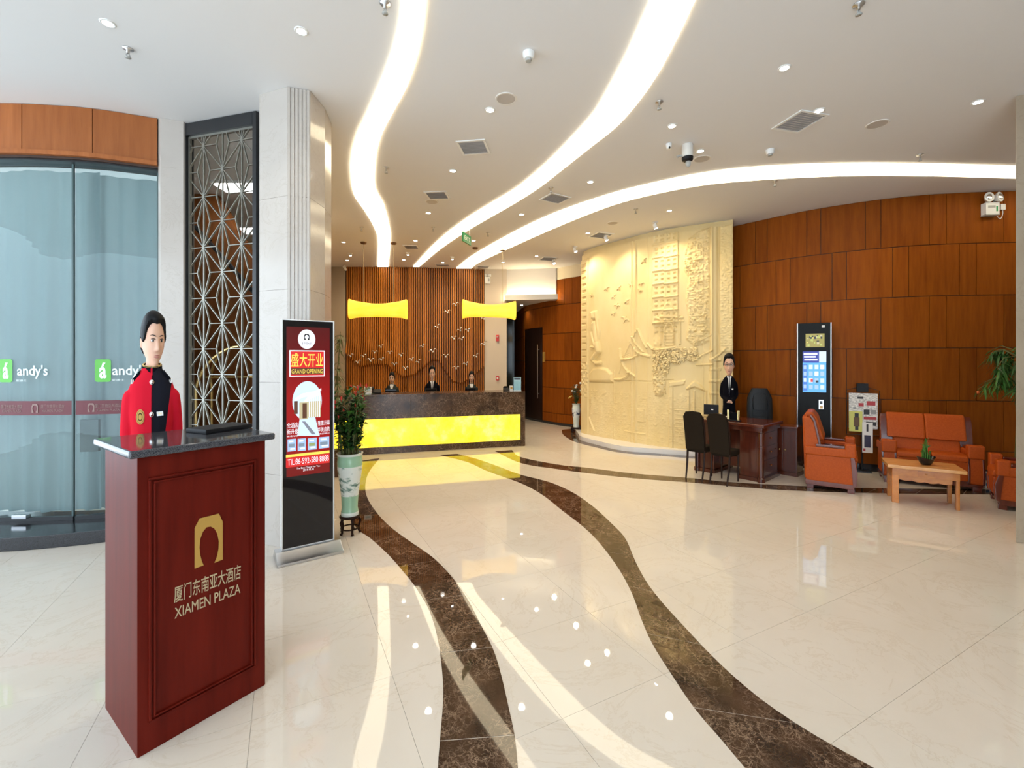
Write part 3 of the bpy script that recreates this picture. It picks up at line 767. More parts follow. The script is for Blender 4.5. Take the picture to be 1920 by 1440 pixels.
# curtains behind the glass
for k, (p0, p1, lab) in enumerate(((-240, 150, 'pale aqua sheer curtain behind the left glass pane'), (118, 291, 'pale aqua sheer curtain behind the glass pane nearest the lattice screen'))):
    a, b = WE.hit(p0), WE.hit(p1); n = int((b-a)/0.012); rs = []
    zz = [0.14, 0.8, 1.6, 2.4, 3.1, 3.46]
    mb = MB(); V = []
    for i in range(n+1):
        q = a+(b-a)*i/n
        for j, z in enumerate(zz):
            amp = 0.020*(1.35-z/4)
            off = GO-0.20-0.06*k + amp*math.sin(q*34+0.5*math.sin(q*5+z*0.6)) + 0.018*math.sin(q*9+1.3*k+0.35*z)
            p = WE.pt(q, off); V.append((p.x, p.y, z))
    m6 = len(zz); mb.add(V, [(i*m6+j, (i+1)*m6+j, (i+1)*m6+j+1, i*m6+j+1) for i in range(n) for j in range(m6-1)])
    tag(mb.build('sheer_curtain', M['curtain'], None, smooth=True, fix=False), lab, 'curtain', 'curtains behind the entrance glass')
# shop behind the curtains and an unseen fill light added to glow through them
struct(MB().prism([(-3.36,4.42),(-3.30,4.42),(-6.9,8.6),(-7.0,8.6)], 0, CEIL).build('wall_shop_side', mat('shop_white', (0.75,0.80,0.80), 0.7)))
struct(MB().box(-9,-6.9,6.4,6.5,0,CEIL).build('wall_shop_back', MATS['shop_white']))
ld = bpy.data.lights.new('curtain_fill_light', 'AREA'); ld.energy = 30; ld.size = 2.4; ld.size_y = 1.0; ld.shape = 'RECTANGLE'; ld.color = (0.86,0.96,1.0)
lo = link(bpy.data.objects.new('curtain_fill_light', ld)); lo.location = (-5.4, 5.1, 3.9)

# stone pilaster between glass and screen
struct(MB().prism([(-3.425,4.285),(-3.385,4.262),(-3.215,4.33),(-3.20,4.46),(-3.42,4.46)], 0, CEIL).build('trim_6', M['colstone'], bevel=0.004))

# ---------------------------------------------------------------- lattice screen
A_, B_ = Vector((-3.26,4.405)), Vector((-2.375,4.165)); LD = (B_-A_).normalized(); LW = (B_-A_).length
scr = thing('lattice_screen', 'tall dark-framed metal screen of twelve-rayed star lattice beside the stone column', 'screen', (A_.x,A_.y,0), math.atan2(LD.y,LD.x))
ZT = CEIL-0.01
for x0, x1, z0, z1 in ((0,0.06,0,ZT),(LW-0.045,LW,0,ZT),(0.06,LW-0.045,0,0.10),(0.06,LW-0.045,ZT-0.12,ZT)):
    MB().box(x0,x1,-0.04,0.05,z0,z1).build('frame_bar', M['blackmetal'], scr, bevel=0.006)
for x0, x1, z0, z1 in ((0.065,0.082,0.10,ZT-0.12),(LW-0.062,LW-0.05,0.10,ZT-0.12),(0.082,LW-0.062,ZT-0.14,ZT-0.12)):
    MB().box(x0,x1,-0.012,0.012,z0,z1).build('inner_trim', M['lattice'], scr)
U0, U1, Z0, Z1 = 0.082, LW-0.062, 0.10, ZT-0.14
DU, DZ = 0.232, 0.497
def clip_seg(p, q):
    t0, t1 = 0.0, 1.0; d = (q[0]-p[0], q[1]-p[1])
    for a, dd, lo_, hi_ in ((p[0],d[0],U0,U1),(p[1],d[1],Z0,Z1)):
        if abs(dd) < 1e-9:
            if a < lo_ or a > hi_: return None
        else:
            ta, tb = (lo_-a)/dd, (hi_-a)/dd
            if ta > tb: ta, tb = tb, ta
            t0, t1 = max(t0,ta), min(t1,tb)
    if t1-t0 < 0.02: return None
    return (p[0]+d[0]*t0,p[1]+d[1]*t0), (p[0]+d[0]*t1,p[1]+d[1]*t1)
uc, zc0 = plane_hit(418, 413, A_, LD)
for i in range(-2, 3):
    for j in range(-7, 6):
        cu = uc+i*DU; cz = zc0+j*DZ+(DZ/2 if i % 2 else 0)
        mb = MB(); ok = False; inside = U0 < cu < U1 and Z0 < cz < Z1
        rays = [(0,DZ/2),(0,-DZ/2)]+[(sx*DU/2, sz*DZ/4) for sx in (-1,1) for sz in (-1,1)] + [(sx*DU*2/3,0) for sx in (-1,1)]+[(sx*DU/3, sz*DZ/2) for sx in (-1,1) for sz in (-1,1)]
        for rx, rz in rays:
            c = clip_seg((cu,cz), (cu+rx,cz+rz))
            if c:
                (x0,z0),(x1,z1) = c; l = math.hypot(x1-x0,z1-z0); nx, nz = -(z1-z0)/l*.0036, (x1-x0)/l*.0036
                mb.prism_y([(x0+nx,z0+nz),(x0-nx,z0-nz),(x1-nx,z1-nz),(x1+nx,z1+nz)], -0.008, 0.008); ok = True
                if not inside: mb.build('lattice_bar', M['lattice'], scr); mb = MB(); ok = False
        if U0 < cu < U1 and Z0 < cz < Z1: mb.prism_y([(cu+.016*math.cos(a*math.pi/4), cz+.024*math.sin(a*math.pi/4)) for a in range(8)], -0.011, 0.011)
        if ok: mb.build('lattice_star', M['lattice'], scr)

# ---------------------------------------------------------------- stair room seen through the screen
mb = MB()
def sp(px, py, Y=6.2): v = at_y(px, py, Y); return (v.x, v.z)
mb.prism_y([sp(330,236),(sp(367,300)[0],sp(367,300)[1]),sp(500,530),(sp(500,530)[0],0.0),(sp(330,300)[0],0.0)], 6.2, 6.35)
st = tag(mb.build('staircase_wall', wood('stair_veneer', (0.20,0.062,0.014,1), (0.30,0.10,0.024,1), 0.22)), 'sloping brown wood staircase wall seen through the lattice screen', 'staircase')
mb = MB(); mb.tube([at_y(366,425,6.08), at_y(500,575,6.08)], 0.03, 8)
for px in (385, 420, 455, 490):
    y = 425+(px-366)*150/134; a = at_y(px,y,6.08); mb.tube([a,(a.x,6.2,a.z)], 0.012, 6)
mb.build('handrail', M['blackmetal'], st, smooth=True)
for px, py, w, l in ((455,348,.62,.30),(478,430,.5,.36)):
    c = ceil_pt(px, py)
    t = thing('ceiling_panel_light', 'bright rectangular ceiling panel light seen through lattice, %s one' % ('nearer upper' if py < 400 else 'farther lower'), 'ceiling light', (c.x,c.y,CEIL), 0, 'panel lights of the stair room')
    MB().box(-w/2-.02,w/2+.02,-l/2-.02,l/2+.02,-0.03,0.0).build('frame', M['white'], t)
    MB().box(-w/2,w/2,-l/2,l/2,-0.035,-0.029).build('diffuser', mat('panel_diffuser', (0.9,0.9,0.9), 0.4, emit=(1,0.97,0.92), es=9.0), t)
# brass luggage cart
lc = thing('luggage_cart', 'brass birdcage luggage cart standing behind the lattice screen', 'luggage cart', (-3.15,5.15,0), 0.25)
MB().box(-.42,.42,-.24,.24,.16,.22).build('platform', mat('red_carpet', (0.20,0.02,0.02), 0.9), lc, bevel=0.01)
MB().rings([[(-.44,-.26,.14),(.44,-.26,.14),(.44,.26,.14),(-.44,.26,.14)],[(-.44,-.26,.20),(.44,-.26,.20),(.44,.26,.20),(-.44,.26,.20)]]).build('bumper', M['brass'], lc)
for sy in (-1, 1):
    pts = [(-.38,sy*.21,.2),(-.38,sy*.21,1.30)] + [(-.38+.38*(1-math.cos(a)), sy*.21*(1-.999*math.sin(a)), 1.30+.48*math.sin(a)) for a in [math.pi/2*i/8 for i in range(1,9)]]
    MB().tube(pts, .016, 8).build('arch_tube', M['brass'], lc, smooth=True)
    pts = [(-p[0],p[1],p[2]) for p in pts]; MB().tube(pts, .016, 8).build('arch_tube', M['brass'], lc, smooth=True)
MB().tube([(-.36,0,1.42),(.36,0,1.42)], .014, 8).build('hanging_bar', M['brass'], lc, smooth=True)
MB().lathe([(0.001,0),(.03,.01),(.045,.05),(.03,.09),(.012,.12),(.001,.16)], 12, (0,0,1.76)).build('finial', M['brass'], lc, smooth=True)
for sx in (-1,1):
    for sy in (-1,1):
        MB().rings([[(sx*.36+dx, sy*.18+.07*math.cos(a), .07+.07*math.sin(a)) for a in [2*math.pi*i/14 for i in range(14)]] for dx in (-.018,.018)]).build('wheel', M['blackmatt'], lc)
bx = tag(MB().cbox((0,0,0.11),(0.34,0.30,0.22)).build('parcel', mat('carton', (0.55,0.42,0.28), 0.6), None, bevel=0.008), 'pale carton lying on the brass luggage cart', 'box')
bx.location = (-2.98,5.17,0.22); bx.rotation_euler = (0,0,.25)

# ---------------------------------------------------------------- stone column with fluted corner
CS = 1.02
cp = [(-2.18,3.82),(-1.885,3.71),(-1.715,3.765),(-1.70,4.02)]
cp = [(x*CS, y*CS) for x, y in cp] + [(-1.78,4.36),(-2.23,4.36)]
colm = thing('stone_column', 'pale marble column with a fluted corner behind the digital poster stand', 'column', (-2.0,4.05,0)); colm['kind'] = 'structure'
loc = [(x+2.0, y-4.05) for x, y in cp]
zb = [0, 0.62, 1.42, 2.22, 3.02, CEIL]
for a, b in zip(zb, zb[1:]):
    MB().prism(loc, a+.001, b-.001).build('stone_block', M['colstone'], colm)
f0, f1 = Vector(loc[1]), Vector(loc[2]); fd = (f1-f0).normalized(); fn = Vector((fd.y,-fd.x)); fn = fn if fn.y < 0 else -fn
fw = (f1-f0).length
for k in range(6):
    c = f0+fd*fw*(k+.5)/6; hw = fw/6*.36
    P = [c-fd*hw-fn*.002, c-fd*hw*.8+fn*.010, c+fd*hw*.8+fn*.010, c+fd*hw-fn*.002]
    MB().prism([tuple(p) for p in P], 0.01, CEIL-.004).build('flute', M['colstone'], colm)
# right-hand pillar at the frame edge
struct(MB().prism([(4.455,3.915),(4.95,3.76),(5.12,4.22),(4.78,4.18)], 0, CEIL).build('wall_pillar_right', M['pillar'], bevel=0.006))

# ================================================================== PODIUM
PA = Vector((-1.506,1.780)); E1 = Vector((0.577,0.8167)); PW, PD, PH = 0.50, 0.455, 1.215
pod = thing('reception_podium', 'mahogany greeter podium with gold arch emblem and dark granite top', 'podium', (PA.x,PA.y,0), math.atan2(E1.y,E1.x))
MB().box(0,PW,0.004,PD,0.0,PH).build('body', M['podium'], pod, bevel=0.004)
MB().box(-.035,PW+.03,-.035,PD+.03,PH,PH+.032).build('granite_top', M['granite'], pod, bevel=0.010, seg=3)
def ph(px, py): return plane_hit(px, py, PA, E1)
uL, zTl = ph(278,893); uR, zTr = ph(480,864); _, zBl = ph(282,1356); _, zBr = ph(480,1249)
zT, zB = (zTl+zTr)/2, (zBl+zBr)/2
for ins, w in ((0.0, 0.010), (0.017, 0.008)):
    x0, x1, z0, z1 = uL+ins, uR-ins, zB+ins, zT-ins
    for b in ((x0,x1,z0,z0+w),(x0,x1,z1-w,z1),(x0,x0+w,z0+w,z1-w),(x1-w,x1,z0+w,z1-w)):
        MB().box(b[0],b[1],-.006,.006,b[2],b[3]).build('moulding', M['podium'], pod, bevel=0.003)
PFM = lambda u, z, off=0.0005: face_frame((u, 0.004-off, z), (1,0,0), (0,-1,0))
em = [(477,648),(477,488),(497,449),(573,430),(588,462),(588,612),(556,625),(566,600),(572,570),(573,540),(567,510),(556,490),(540,481),(524,484),(509,502),(499,530),(496,565),(499,595),(505,618),(512,635)]
pts = [ph(140+x/2.1167, 760+y/2.1167) for x, y in em]
cu = sum(p[0] for p in pts)/len(pts); cz = sum(p[1] for p in pts)/len(pts)
o = flat('gold_emblem', [(p[0]-cu,p[1]-cz) for p in pts], PFM(cu,cz), M['gold'], pod, 0.003)
def fit_text(name, s, l, r, mtl, par, bold=0.0):       # l, r = (px, top, bottom) at both ends
    a0, b0 = ph(l[0], l[1]), ph(l[0], l[2]); a1, b1 = ph(r[0], r[1]), ph(r[0], r[2])
    hgt = ((a0[1]-b0[1])+(a1[1]-b1[1]))/2; zc_ = (a0[1]+b0[1]+a1[1]+b1[1])/4
    text(name, s, mtl, par, a1[0]-a0[0], hgt, PFM((a0[0]+a1[0])/2, zc_, 0.001), bold=bold)
fit_text('hotel_name', '厦门东南亚大酒店', (327,1098,1128), (452,1060,1088), M['palegold'], pod, 0.004)
fit_text('hotel_name', 'XIAMEN PLAZA', (328,1135,1156), (451,1099,1116), M['palegold'], pod, 0.0)
tr_ = tag(MB().cbox((0,0,0.012),(0.24,0.16,0.024)).build('key_tray', M['blackmatt'], None, bevel=0.008), 'black flat tray lying on the granite podium top', 'tray')
c = at_y(425,803,2.30); tr_.location = (c.x-.02, c.y-.02, PH+.032); tr_.rotation_euler = (0,0,math.atan2(E1.y,E1.x)+.2)

# ================================================================== DIGITAL POSTER STAND
KA = Vector((-1.86,3.57)); KB = Vector((-1.526,3.80)); KD = (KB-KA).normalized(); KW = (KB-KA).length
kio = thing('digital_poster_stand', 'slim floor-standing digital poster with red grand opening advert', 'display', (KA.x,KA.y,0), math.atan2(KD.y,KD.x))
kz0, kz1 = 0.075, 1.945
MB().box(0.004,KW-.004,0.004,0.05,kz0,kz1).build('casing', M['white'], kio, bevel=0.004)
for x0,x1,z0,z1 in ((0,.010,kz0,kz1),(KW-.010,KW,kz0,kz1),(.010,KW-.010,kz1-.008,kz1),(.010,KW-.010,kz0,kz0+.008)):
    MB().box(x0,x1,-.006,.05,z0,z1).build('bezel', M['chrome'] if False else M['white'], kio, bevel=0.002)
MB().box(.010,KW-.010,-.002,.006,kz0+.008,kz1-.008).build('glass_front', M['blackgloss'], kio)
MB().prism_x([(-.15,0),(-.15,.020),(-.10,.034),(-.03,.075),(.06,.075),(.10,.034),(.12,.020),(.12,0)], -.045, KW+.045).build('base_plate', M['steel'], kio, bevel=0.004)
def kh(px, py): return plane_hit(px, py, KA, KD)
def glow(name, col, es=1.0): return mat(name, (col[0]*.3,col[1]*.3,col[2]*.3), 0.3, emit=col, es=es)
KF = lambda u, z, off: face_frame((u,-.0022-off,z), (1,0,0), (0,-1,0))
g_red = mat('screen_red', (0.05,0,0), 0.2)
gr = N(g_red, 'ShaderNodeSeparateXYZ'); L(g_red, coords(g_red), gr.inputs[0])
mr = N(g_red, 'ShaderNodeMapRange'); mr.inputs['From Min'].default_value = kh(575,870)[1]; mr.inputs['From Max'].default_value = kh(575,615)[1]; L(g_red, gr.outputs[2], mr.inputs[0])
r = ramp(g_red, mr.outputs[0], [(0.0,(0.20,0.008,0.008)),(0.12,(0.42,0.008,0.010)),(0.5,(0.42,0.010,0.012)),(0.8,(0.13,0.010,0.012)),(1.0,(0.075,0.012,0.014))])
L(g_red, r.outputs[0], BS(g_red).inputs['Emission Color']); BS(g_red).inputs['Emission Strength'].default_value = 0.8
u0, zt = kh(537,612); u1, zbm = kh(618,884)
scrn = MB().box(u0,u1,-.0042,-.002,zbm,zt).build('screen', g_red, kio)
def kq(name, px0, py0, px1, py1, mtl, off=0.003, par=None):
    a = kh((px0+px1)/2, (py0+py1)/2); ua = kh(px0,py0)[0]; ub = kh(px1,py0)[0]; hz_ = abs(kh((px0+px1)/2,py0)[1]-kh((px0+px1)/2,py1)[1])
    w = ub-ua; return flat(name, [(-w/2,-hz_/2),(w/2,-hz_/2),(w/2,hz_/2),(-w/2,hz_/2)], KF(a[0],a[1],off), mtl, par or scrn, .0006)
def kt(name, s, px0, py0, px1, py1, mtl, off=0.004, bold=0.0):
    a = kh((px0+px1)/2, (py0+py1)/2); ua = kh(px0,py0)[0]; ub = kh(px1,py0)[0]; hz_ = abs(kh((px0+px1)/2,py0)[1]-kh((px0+px1)/2,py1)[1])
    return text(name, s, mtl, scrn, ub-ua, hz_, KF(a[0],a[1],off), depth=.0006, bold=bold)
gw = glow('screen_white', (0.85,0.86,0.92)); gy = glow('screen_yellow', (0.88,0.68,0.10)); gk = glow('screen_black', (0.01,0.01,0.012)); gb = glow('screen_blue', (0.36,0.52,0.78)); gt = glow('screen_tan', (0.50,0.44,0.26)); gd = glow('screen_brown', (0.10,0.04,0.02)); gr2 = glow('screen_bright_red', (0.62,0.02,0.02)); gb2 = glow('screen_slate',(0.20,0.26,0.34)); gs = glow('screen_sky', (0.60,0.74,0.90)); gg = glow('screen_green', (0.28,0.34,0.14))
c = kh(575,636); flat('badge', disc(.066,28,.080), KF(c[0],c[1],.003), gw, scrn, .0006)
c = kh(575,632); flat('badge_emblem', arch_poly(.040,.050), KF(c[0],c[1],.004), gk, scrn, .0006)
kt('badge_lettering', '厦门东南亚大酒店', 566, 642, 584, 646, gk)
kq('title_border', 543, 657, 609, 706, gw, .0028); kq('title_box', 545, 659, 607.5, 704, gr2, .0034)
kt('title', '盛大开业', 546, 662, 606, 688, gy, .0048, .008)
kq('title_strip', 546, 690, 607, 702, gd, .004); kt('title', 'GRAND OPENING', 547, 692, 606, 700, gy, .0052, .0)
c = kh(576,752); flat('photo_keyhole', disc(.112,36,.165), KF(c[0],c[1],.003), gs, scrn, .0006)
a0, a1, a2, a3 = kh(562,783), kh(591,783), kh(599,817), kh(557,817)
flat('photo_keyhole_base', [(p[0]-a0[0],p[1]-a0[1]) for p in (a3,a2,a1,a0)], KF(a0[0],a0[1],.0031), gs, scrn, .0006)
kq('photo_wall', 577, 752, 601, 782, gt, .0042)
for i in range(6): kq('photo_slat', 579+i*3.8, 748-i*1.6, 580.5+i*3.8, 782, gw, .0048)
kq('photo_hall', 561, 754, 577, 786, gt, .0042); kq('photo_dark', 567, 756, 575, 784, gd, .0048); kq('photo_side', 551, 752, 558, 776, gd, .0042)
for P in ([(552,748),(566,738),(588,734),(602,728),(602,733),(588,740),(568,745),(554,752)], [(570,752),(578,742),(600,736),(600,740),(584,746),(574,754)]):
    Q = [kh(*p) for p in P]; flat('photo_light', [(p[0]-Q[0][0],p[1]-Q[0][1]) for p in Q[::-1]], KF(Q[0][0],Q[0][1],.0042), gw, scrn, .0006)
for P in ([(566,790),(572,790),(592,814),(584,814)],):
    Q = [kh(*p) for p in P]; flat('photo_floor_band', [(p[0]-Q[0][0],p[1]-Q[0][1]) for p in Q[::-1]], KF(Q[0][0],Q[0][1],.0042), mat('screen_grey', (0,0,0), .3, emit=(0.25,0.27,0.33), es=1.0), scrn, .0006)
kt('slogan', '全酒店', 538, 792, 559, 802, gw, .004, .0); kt('slogan', '新升级', 538, 804, 559, 814, gw, .004, .0)
kt('slogan', '隆重开幕', 596, 788, 618, 797, gw, .004, .0); kt('slogan', '华美启航', 596, 800, 618, 809, gw, .004, .0)
kt('small_print', '敬请光临', 538, 816, 558, 819, gw); kt('small_print', '欢迎预订', 597, 811, 618, 814, gw)
for a, b, y0, y1 in ((539,555,823,846),(558,573.5,822,845),(577,593.5,821,843),(598,617,819,840)):
    kq('thumbnail', a, y0, b, y1, gb, .003); kq('thumbnail_detail', a+2, y0+9, b-3, y0+15, gb2 if a != 577 else gg, .004); kq('thumbnail_detail', a+3, y0+3, b-5, y0+6, gw, .004); kq('thumbnail_detail', a+5, y1-6, b-2, y1-3, gw, .004)
kq('gold_rule', 537, 848.5, 618.5, 853.5, gy, .003); kq('phone_band', 537, 854, 618.5, 872, gr2, .003)
kt('phone_number', 'TIL:86-592-580 8888', 540, 857, 617, 868, gw, .004, .0)
kt('small_print', 'The Best Choice For You', 556, 874, 600, 877, gw); kt('small_print', '2014.10.18', 568, 878, 588, 882, gw)

# ================================================================== RECEPTION COUNTER
CA = Vector((-2.47,7.59)); CB = Vector((0.25,8.40)); CD = (CB-CA).normalized(); CL = (CB-CA).length; CR = math.atan2(CD.y,CD.x)
ctr = thing('reception_counter', 'long reception counter of dark brown marble with glowing yellow onyx front', 'counter', (CA.x,CA.y,0), CR)
X0 = -0.75
xs = [X0, 0.0, 0.72, 1.43, 2.14, CL]
for a, b in zip(xs, xs[1:]):
    MB().box(a+.0015,b-.0015,0,.06,.605,1.0).build('fascia_slab', M['darkmatt'], ctr, bevel=0.002)
    MB().box(a+.0015,b-.0015,.02,.08,0,.115).build('plinth_slab', M['darkmatt'], ctr, bevel=0.002)
    MB().box(a+.001,min(b,CL-.09)-.001,.045,.065,.116,.604).build('onyx_panel', M['onyx'], ctr)
MB().box(CL-.09,CL,0,.60,0,.605).build('end_panel', M['darkmatt'], ctr, bevel=0.003)
MB().box(X0,CL,-.012,.62,1.0,1.03).build('countertop', M['darkmatt'], ctr, bevel=0.004)
MB().box(X0,CL-.09,.07,.10,0,.6).build('backing', M['blackmatt'], ctr)
MB().box(CL-.05,CL,.06,.60,.605,1.0).build('end_panel', M['darkmatt'], ctr)
def on_counter(px, dy): # point on the counter top at pixel column px, dy behind the front edge
    P = CA + Vector((-CD.y,CD.x))*dy; u = plane_hit(px, 700, P, CD)[0]; p = P+CD*u; return Vector((p.x,p.y,1.03))
def prop(name, label, cat, px, dy, build, rz=0.0, group=None):
    p = on_counter(px, dy); t = thing(name, label, cat, p, CR+rz, group); build(t); return t
prop('leaflet_holder', 'clear leaflet holder with pale blue leaflet at the counter right end', 'leaflet holder', 970, .14, lambda t: (
    MB().box(-.075,.075,.0,.05,0,.02).build('foot', M['white'], t), MB().box(-.07,.07,.012,.02,.02,.27).build('leaflet', mat('pale_blue_print', (0.42,0.66,0.72), 0.5), t),
    MB().box(-.072,.072,.0,.008,.02,.20).build('front_sheet', M['glass'], t), MB().box(-.06,.06,.009,.012,.22,.26).build('leaflet_title', mat('dark_print', (0.06,0.08,0.12), 0.5), t)), -.3)
prop('card_box', 'small white upright card box beside the leaflet holder', 'box', 959, .14, lambda t: (MB().box(-.03,.03,0,.04,0,.11).build('carton', M['white'], t, bevel=.003), MB().box(-.02,.02,-.002,0,.05,.09).build('print', M['gold'], t)))
prop('card_terminal', 'small black card terminal on the right part of the counter', 'card terminal', 950, .12, lambda t: (MB().prism_x([(0,0),(.10,0),(.10,.09),(.02,.04)], -.045, .045).build('housing', M['blackmatt'], t, bevel=.006), MB().box(-.03,.03,.06,.075,.075,.10).build('display', M['blackgloss'], t)))
prop('desk_sign', 'small white sign standing on the counter behind the red-flowered plant', 'sign', 690, .14, lambda t: (MB().box(-.06,.06,0,.012,.015,.13).build('sign_face', M['white'], t), MB().box(-.05,.05,-.01,.04,0,.015).build('foot', M['steel'], t), MB().box(-.04,.04,-.002,0,.07,.10).build('print', MATS['pale_blue_print'], t)))
prop('telephone', 'dark desk telephone on the counter left part beside the white sign', 'telephone', 706, .16, lambda t: (MB().prism_x([(0,0),(.14,0),(.14,.08),(.0,.03)], -.08, .08).build('base', M['blackmatt'], t, bevel=.008), MB().tube([(-.06,.03,.09),(-.06,.07,.115),(-.06,.13,.11)], .018, 8).build('handset', M['blackmatt'], t, smooth=True)))
for px, lab in ((733,'black monitor in front of the left receptionist'),(808,'black monitor in front of the middle receptionist'),(882,'black monitor in front of the right receptionist')):
    prop('monitor', lab, 'monitor', px, .80, lambda t: (MB().box(-.11,.11,0,.02,-.1,.045).build('screen', M['blackmatt'], t, bevel=.005), MB().box(-.02,.02,.02,.05,-.25,0).build('neck', M['blackmatt'], t), MB().box(-.09,.09,-.02,.09,-.27,-.25).build('foot', M['blackmatt'], t), MB().box(-.1,.1,-.002,0,-.09,.035).build('panel', M['blackgloss'], t)), group='monitors behind the reception counter')
MB().box(X0,CL-.05,.62,.95,.74,.76).build('work_shelf', M['dark'], ctr)

# ---------------------------------------------------------------- pendant lamps over the counter
def pendant(lab, px, py, Y, w, rz):
    c = at_y(px, py, Y); t = thing('pendant_lamp', lab, 'lamp', c, rz, 'yellow pendant lamps over the reception counter')
    rs = []
    for i in range(25):
        u = -1+2*i/24; h_ = .130+.060*u*u*(1.0-.12*math.cos(u*9)); d = .105+.03*u*u; drop = -.012*math.cos(u*3.0)
        rs.append([(u*w/2, math.copysign(abs(math.cos(a))**.6, math.cos(a))*d, drop+math.copysign(abs(math.sin(a))**.6, math.sin(a))*h_) for a in [2*math.pi*k/24 for k in range(24)]])
    MB().rings(rs).build('shade', M['parchment'], t, smooth=True)
    for sx in (-1, 1):
        MB().tube([(sx*.29,0,.10),(sx*.29,0,CEIL-c.z-.012)], .004, 6).build('wire', M['palegold'], t)
        MB().lathe([(0.001,-.035),(.05,-.03),(.065,-.005),(.065,0)], 16, (sx*.29,0,CEIL-c.z)).build('canopy', mat('bronze', (0.14,0.07,0.03), .35, metal=.6), t, smooth=True)
    return t
pendant('glowing yellow spool-shaped pendant lamp over the left half of the counter', 709.5, 581, 8.74, 1.105, .06)
pendant('glowing yellow spool-shaped pendant lamp in front of the beige pier', 917, 582, 9.2, 1.10, .24)

# ---------------------------------------------------------------- silver bird ornaments flying across the slats
gl = MB()
for sx in (-1, 1):
    pts = [(sx*.004,0,.0),(sx*.03,-.008,.030),(sx*.06,-.004,.030),(sx*.085,.006,.006)]
    gl.rings([[(p[0],p[1]-w,p[2]),(p[0],p[1],p[2]+w*1.4),(p[0],p[1]+w,p[2]),(p[0],p[1],p[2]-w*.9)] for p, w in zip(catmull(pts,3), [.014,.015,.015,.014,.013,.012,.010,.008,.006,.003])])
body = MB(); body.ell((0,-.006,-.012), (.016,.03,.015), 8, 6)
wm = gl.mesh('wings', True); wm.materials.append(M['chrome'])
bmn = body.mesh('body', True); bmn.materials.append(M['white'])
pin = MB().tube([(0,0,0),(0,.10,0)], .003, 5).mesh('pin'); pin.materials.append(M['chrome'])
BIRDS = sorted([(235,710,1,1),(285,755,1,1),(325,712,1,1),(375,742,1.3,0),(403,685,1,0),(447,645,1,1),(450,737,1,1),(508,687,1,0),(540,770,1,0),(585,705,1,1),(615,800,1.1,0),(658,737,1,1),(705,752,1,2),(733,642,1,2),(805,677,1.25,1),(835,505,1.2,2),(905,400,1.2,1),(962,348,1.2,1),(893,713,1.2,0),(950,585,1.2,1),(993,527,1.1,2),(1005,592,1.2,1),(1048,530,1.2,1),(965,797,1.2,0),(1035,770,1.2,1),(1107,713,1.2,2),(1160,627,1.2,2),(1165,445,1.1,2)])
ORD = 'first second third fourth fifth sixth seventh eighth ninth tenth eleventh twelfth thirteenth fourteenth'.split()
for k, (x, y, sc, tl) in enumerate(BIRDS):
    which = ORD[k]+' from the left' if k < 14 else ORD[27-k]+' from the right'
    px, py = 600+x/3.79, 480+y/3.79
    s = WS.hit(min(px,906)); p = WS.pt(s, .17); n = WS.nor(s)
    q = at_y(px, py, p.y)
    t = thing('bird_ornament', 'small silver flying bird ornament on the slatted wall, '+which+' of its flock', 'ornament', (p.x,p.y,q.z), math.atan2(n.y,n.x)+math.pi/2, 'silver birds on the slatted wall')
    t.rotation_euler[1] = -.25*tl; t.scale = (sc*1.05,)*3
    for nm, me in (('wings', wm), ('body', bmn), ('pin', pin)): link(bpy.data.objects.new(nm, me), t)
# ================================================================== FURNITURE ON THE RIGHT
# ---------------------------------------------------------------- desk: local x along the visitors' side, local y towards the wall
DA = Vector((2.70,6.52)); DB = Vector((3.28,5.84)); DX = (DB-DA).normalized(); DLn = (DB-DA).length; DR = math.atan2(DX.y,DX.x)
desk = thing('office_desk', 'dark mahogany executive desk with turned corner posts by the relief wall', 'desk', (DA.x,DA.y,0), DR)
DW, DDp, DH = DLn, 0.60, 0.77
MB().box(-.05,DW+.06,-.06,DDp+.04,DH-.045,DH).build('desktop', M['deskwood'], desk, bevel=.012, seg=3)
MB().box(-.02,DW+.03,-.03,DDp+.02,DH-.10,DH-.045).build('apron', M['deskwood'], desk, bevel=.006)
MB().box(0.0,.26,.04,DDp,.05,DH-.10).build('pedestal', M['deskwood'], desk, bevel=.005)
MB().box(DW-.28,DW,.04,DDp,.05,DH-.10).build('pedestal', M['deskwood'], desk, bevel=.005)
MB().box(.26,DW-.28,.20,.23,.12,DH-.10).build('modesty_panel', M['deskwood'], desk)
for x0, x1 in ((-.02,.28),(DW-.30,DW+.03)): MB().box(x0,x1,.01,DDp+.02,0,.05).build('plinth', M['deskwood'], desk, bevel=.005)
for x in (0.02, DW-.005):
    MB().lathe([(.05,0),(.05,.05),(.038,.06),(.036,.45),(.042,.455),(.042,.48),(.036,.485),(.036,DH-.12),(.046,DH-.11),(.046,DH-.10)], 16, (x,.03,0)).build('corner_post', M['deskwood'], desk, smooth=True)
for k in range(3):
    d = MB().box(DW-.001,DW+.008,.09,DDp-.04,.10+k*.185,.27+k*.185).build('drawer', M['deskwood'], desk, bevel=.004)
    MB().ell((DW+.014,.33,.19+k*.185),(.01,.02,.012),8,6).build('knob', M['brass'], d, smooth=True)
MB().box(.05,.21,.035,.042,.10,.60).build('front_panel', M['deskwood'], desk, bevel=.003); MB().box(DW-.23,DW-.07,.035,.042,.10,.60).build('front_panel', M['deskwood'], desk, bevel=.003)
def dl(x, y, z=0.0): v = DA + DX*x + Vector((-DX.y,DX.x))*y; return Vector((v.x,v.y,z))
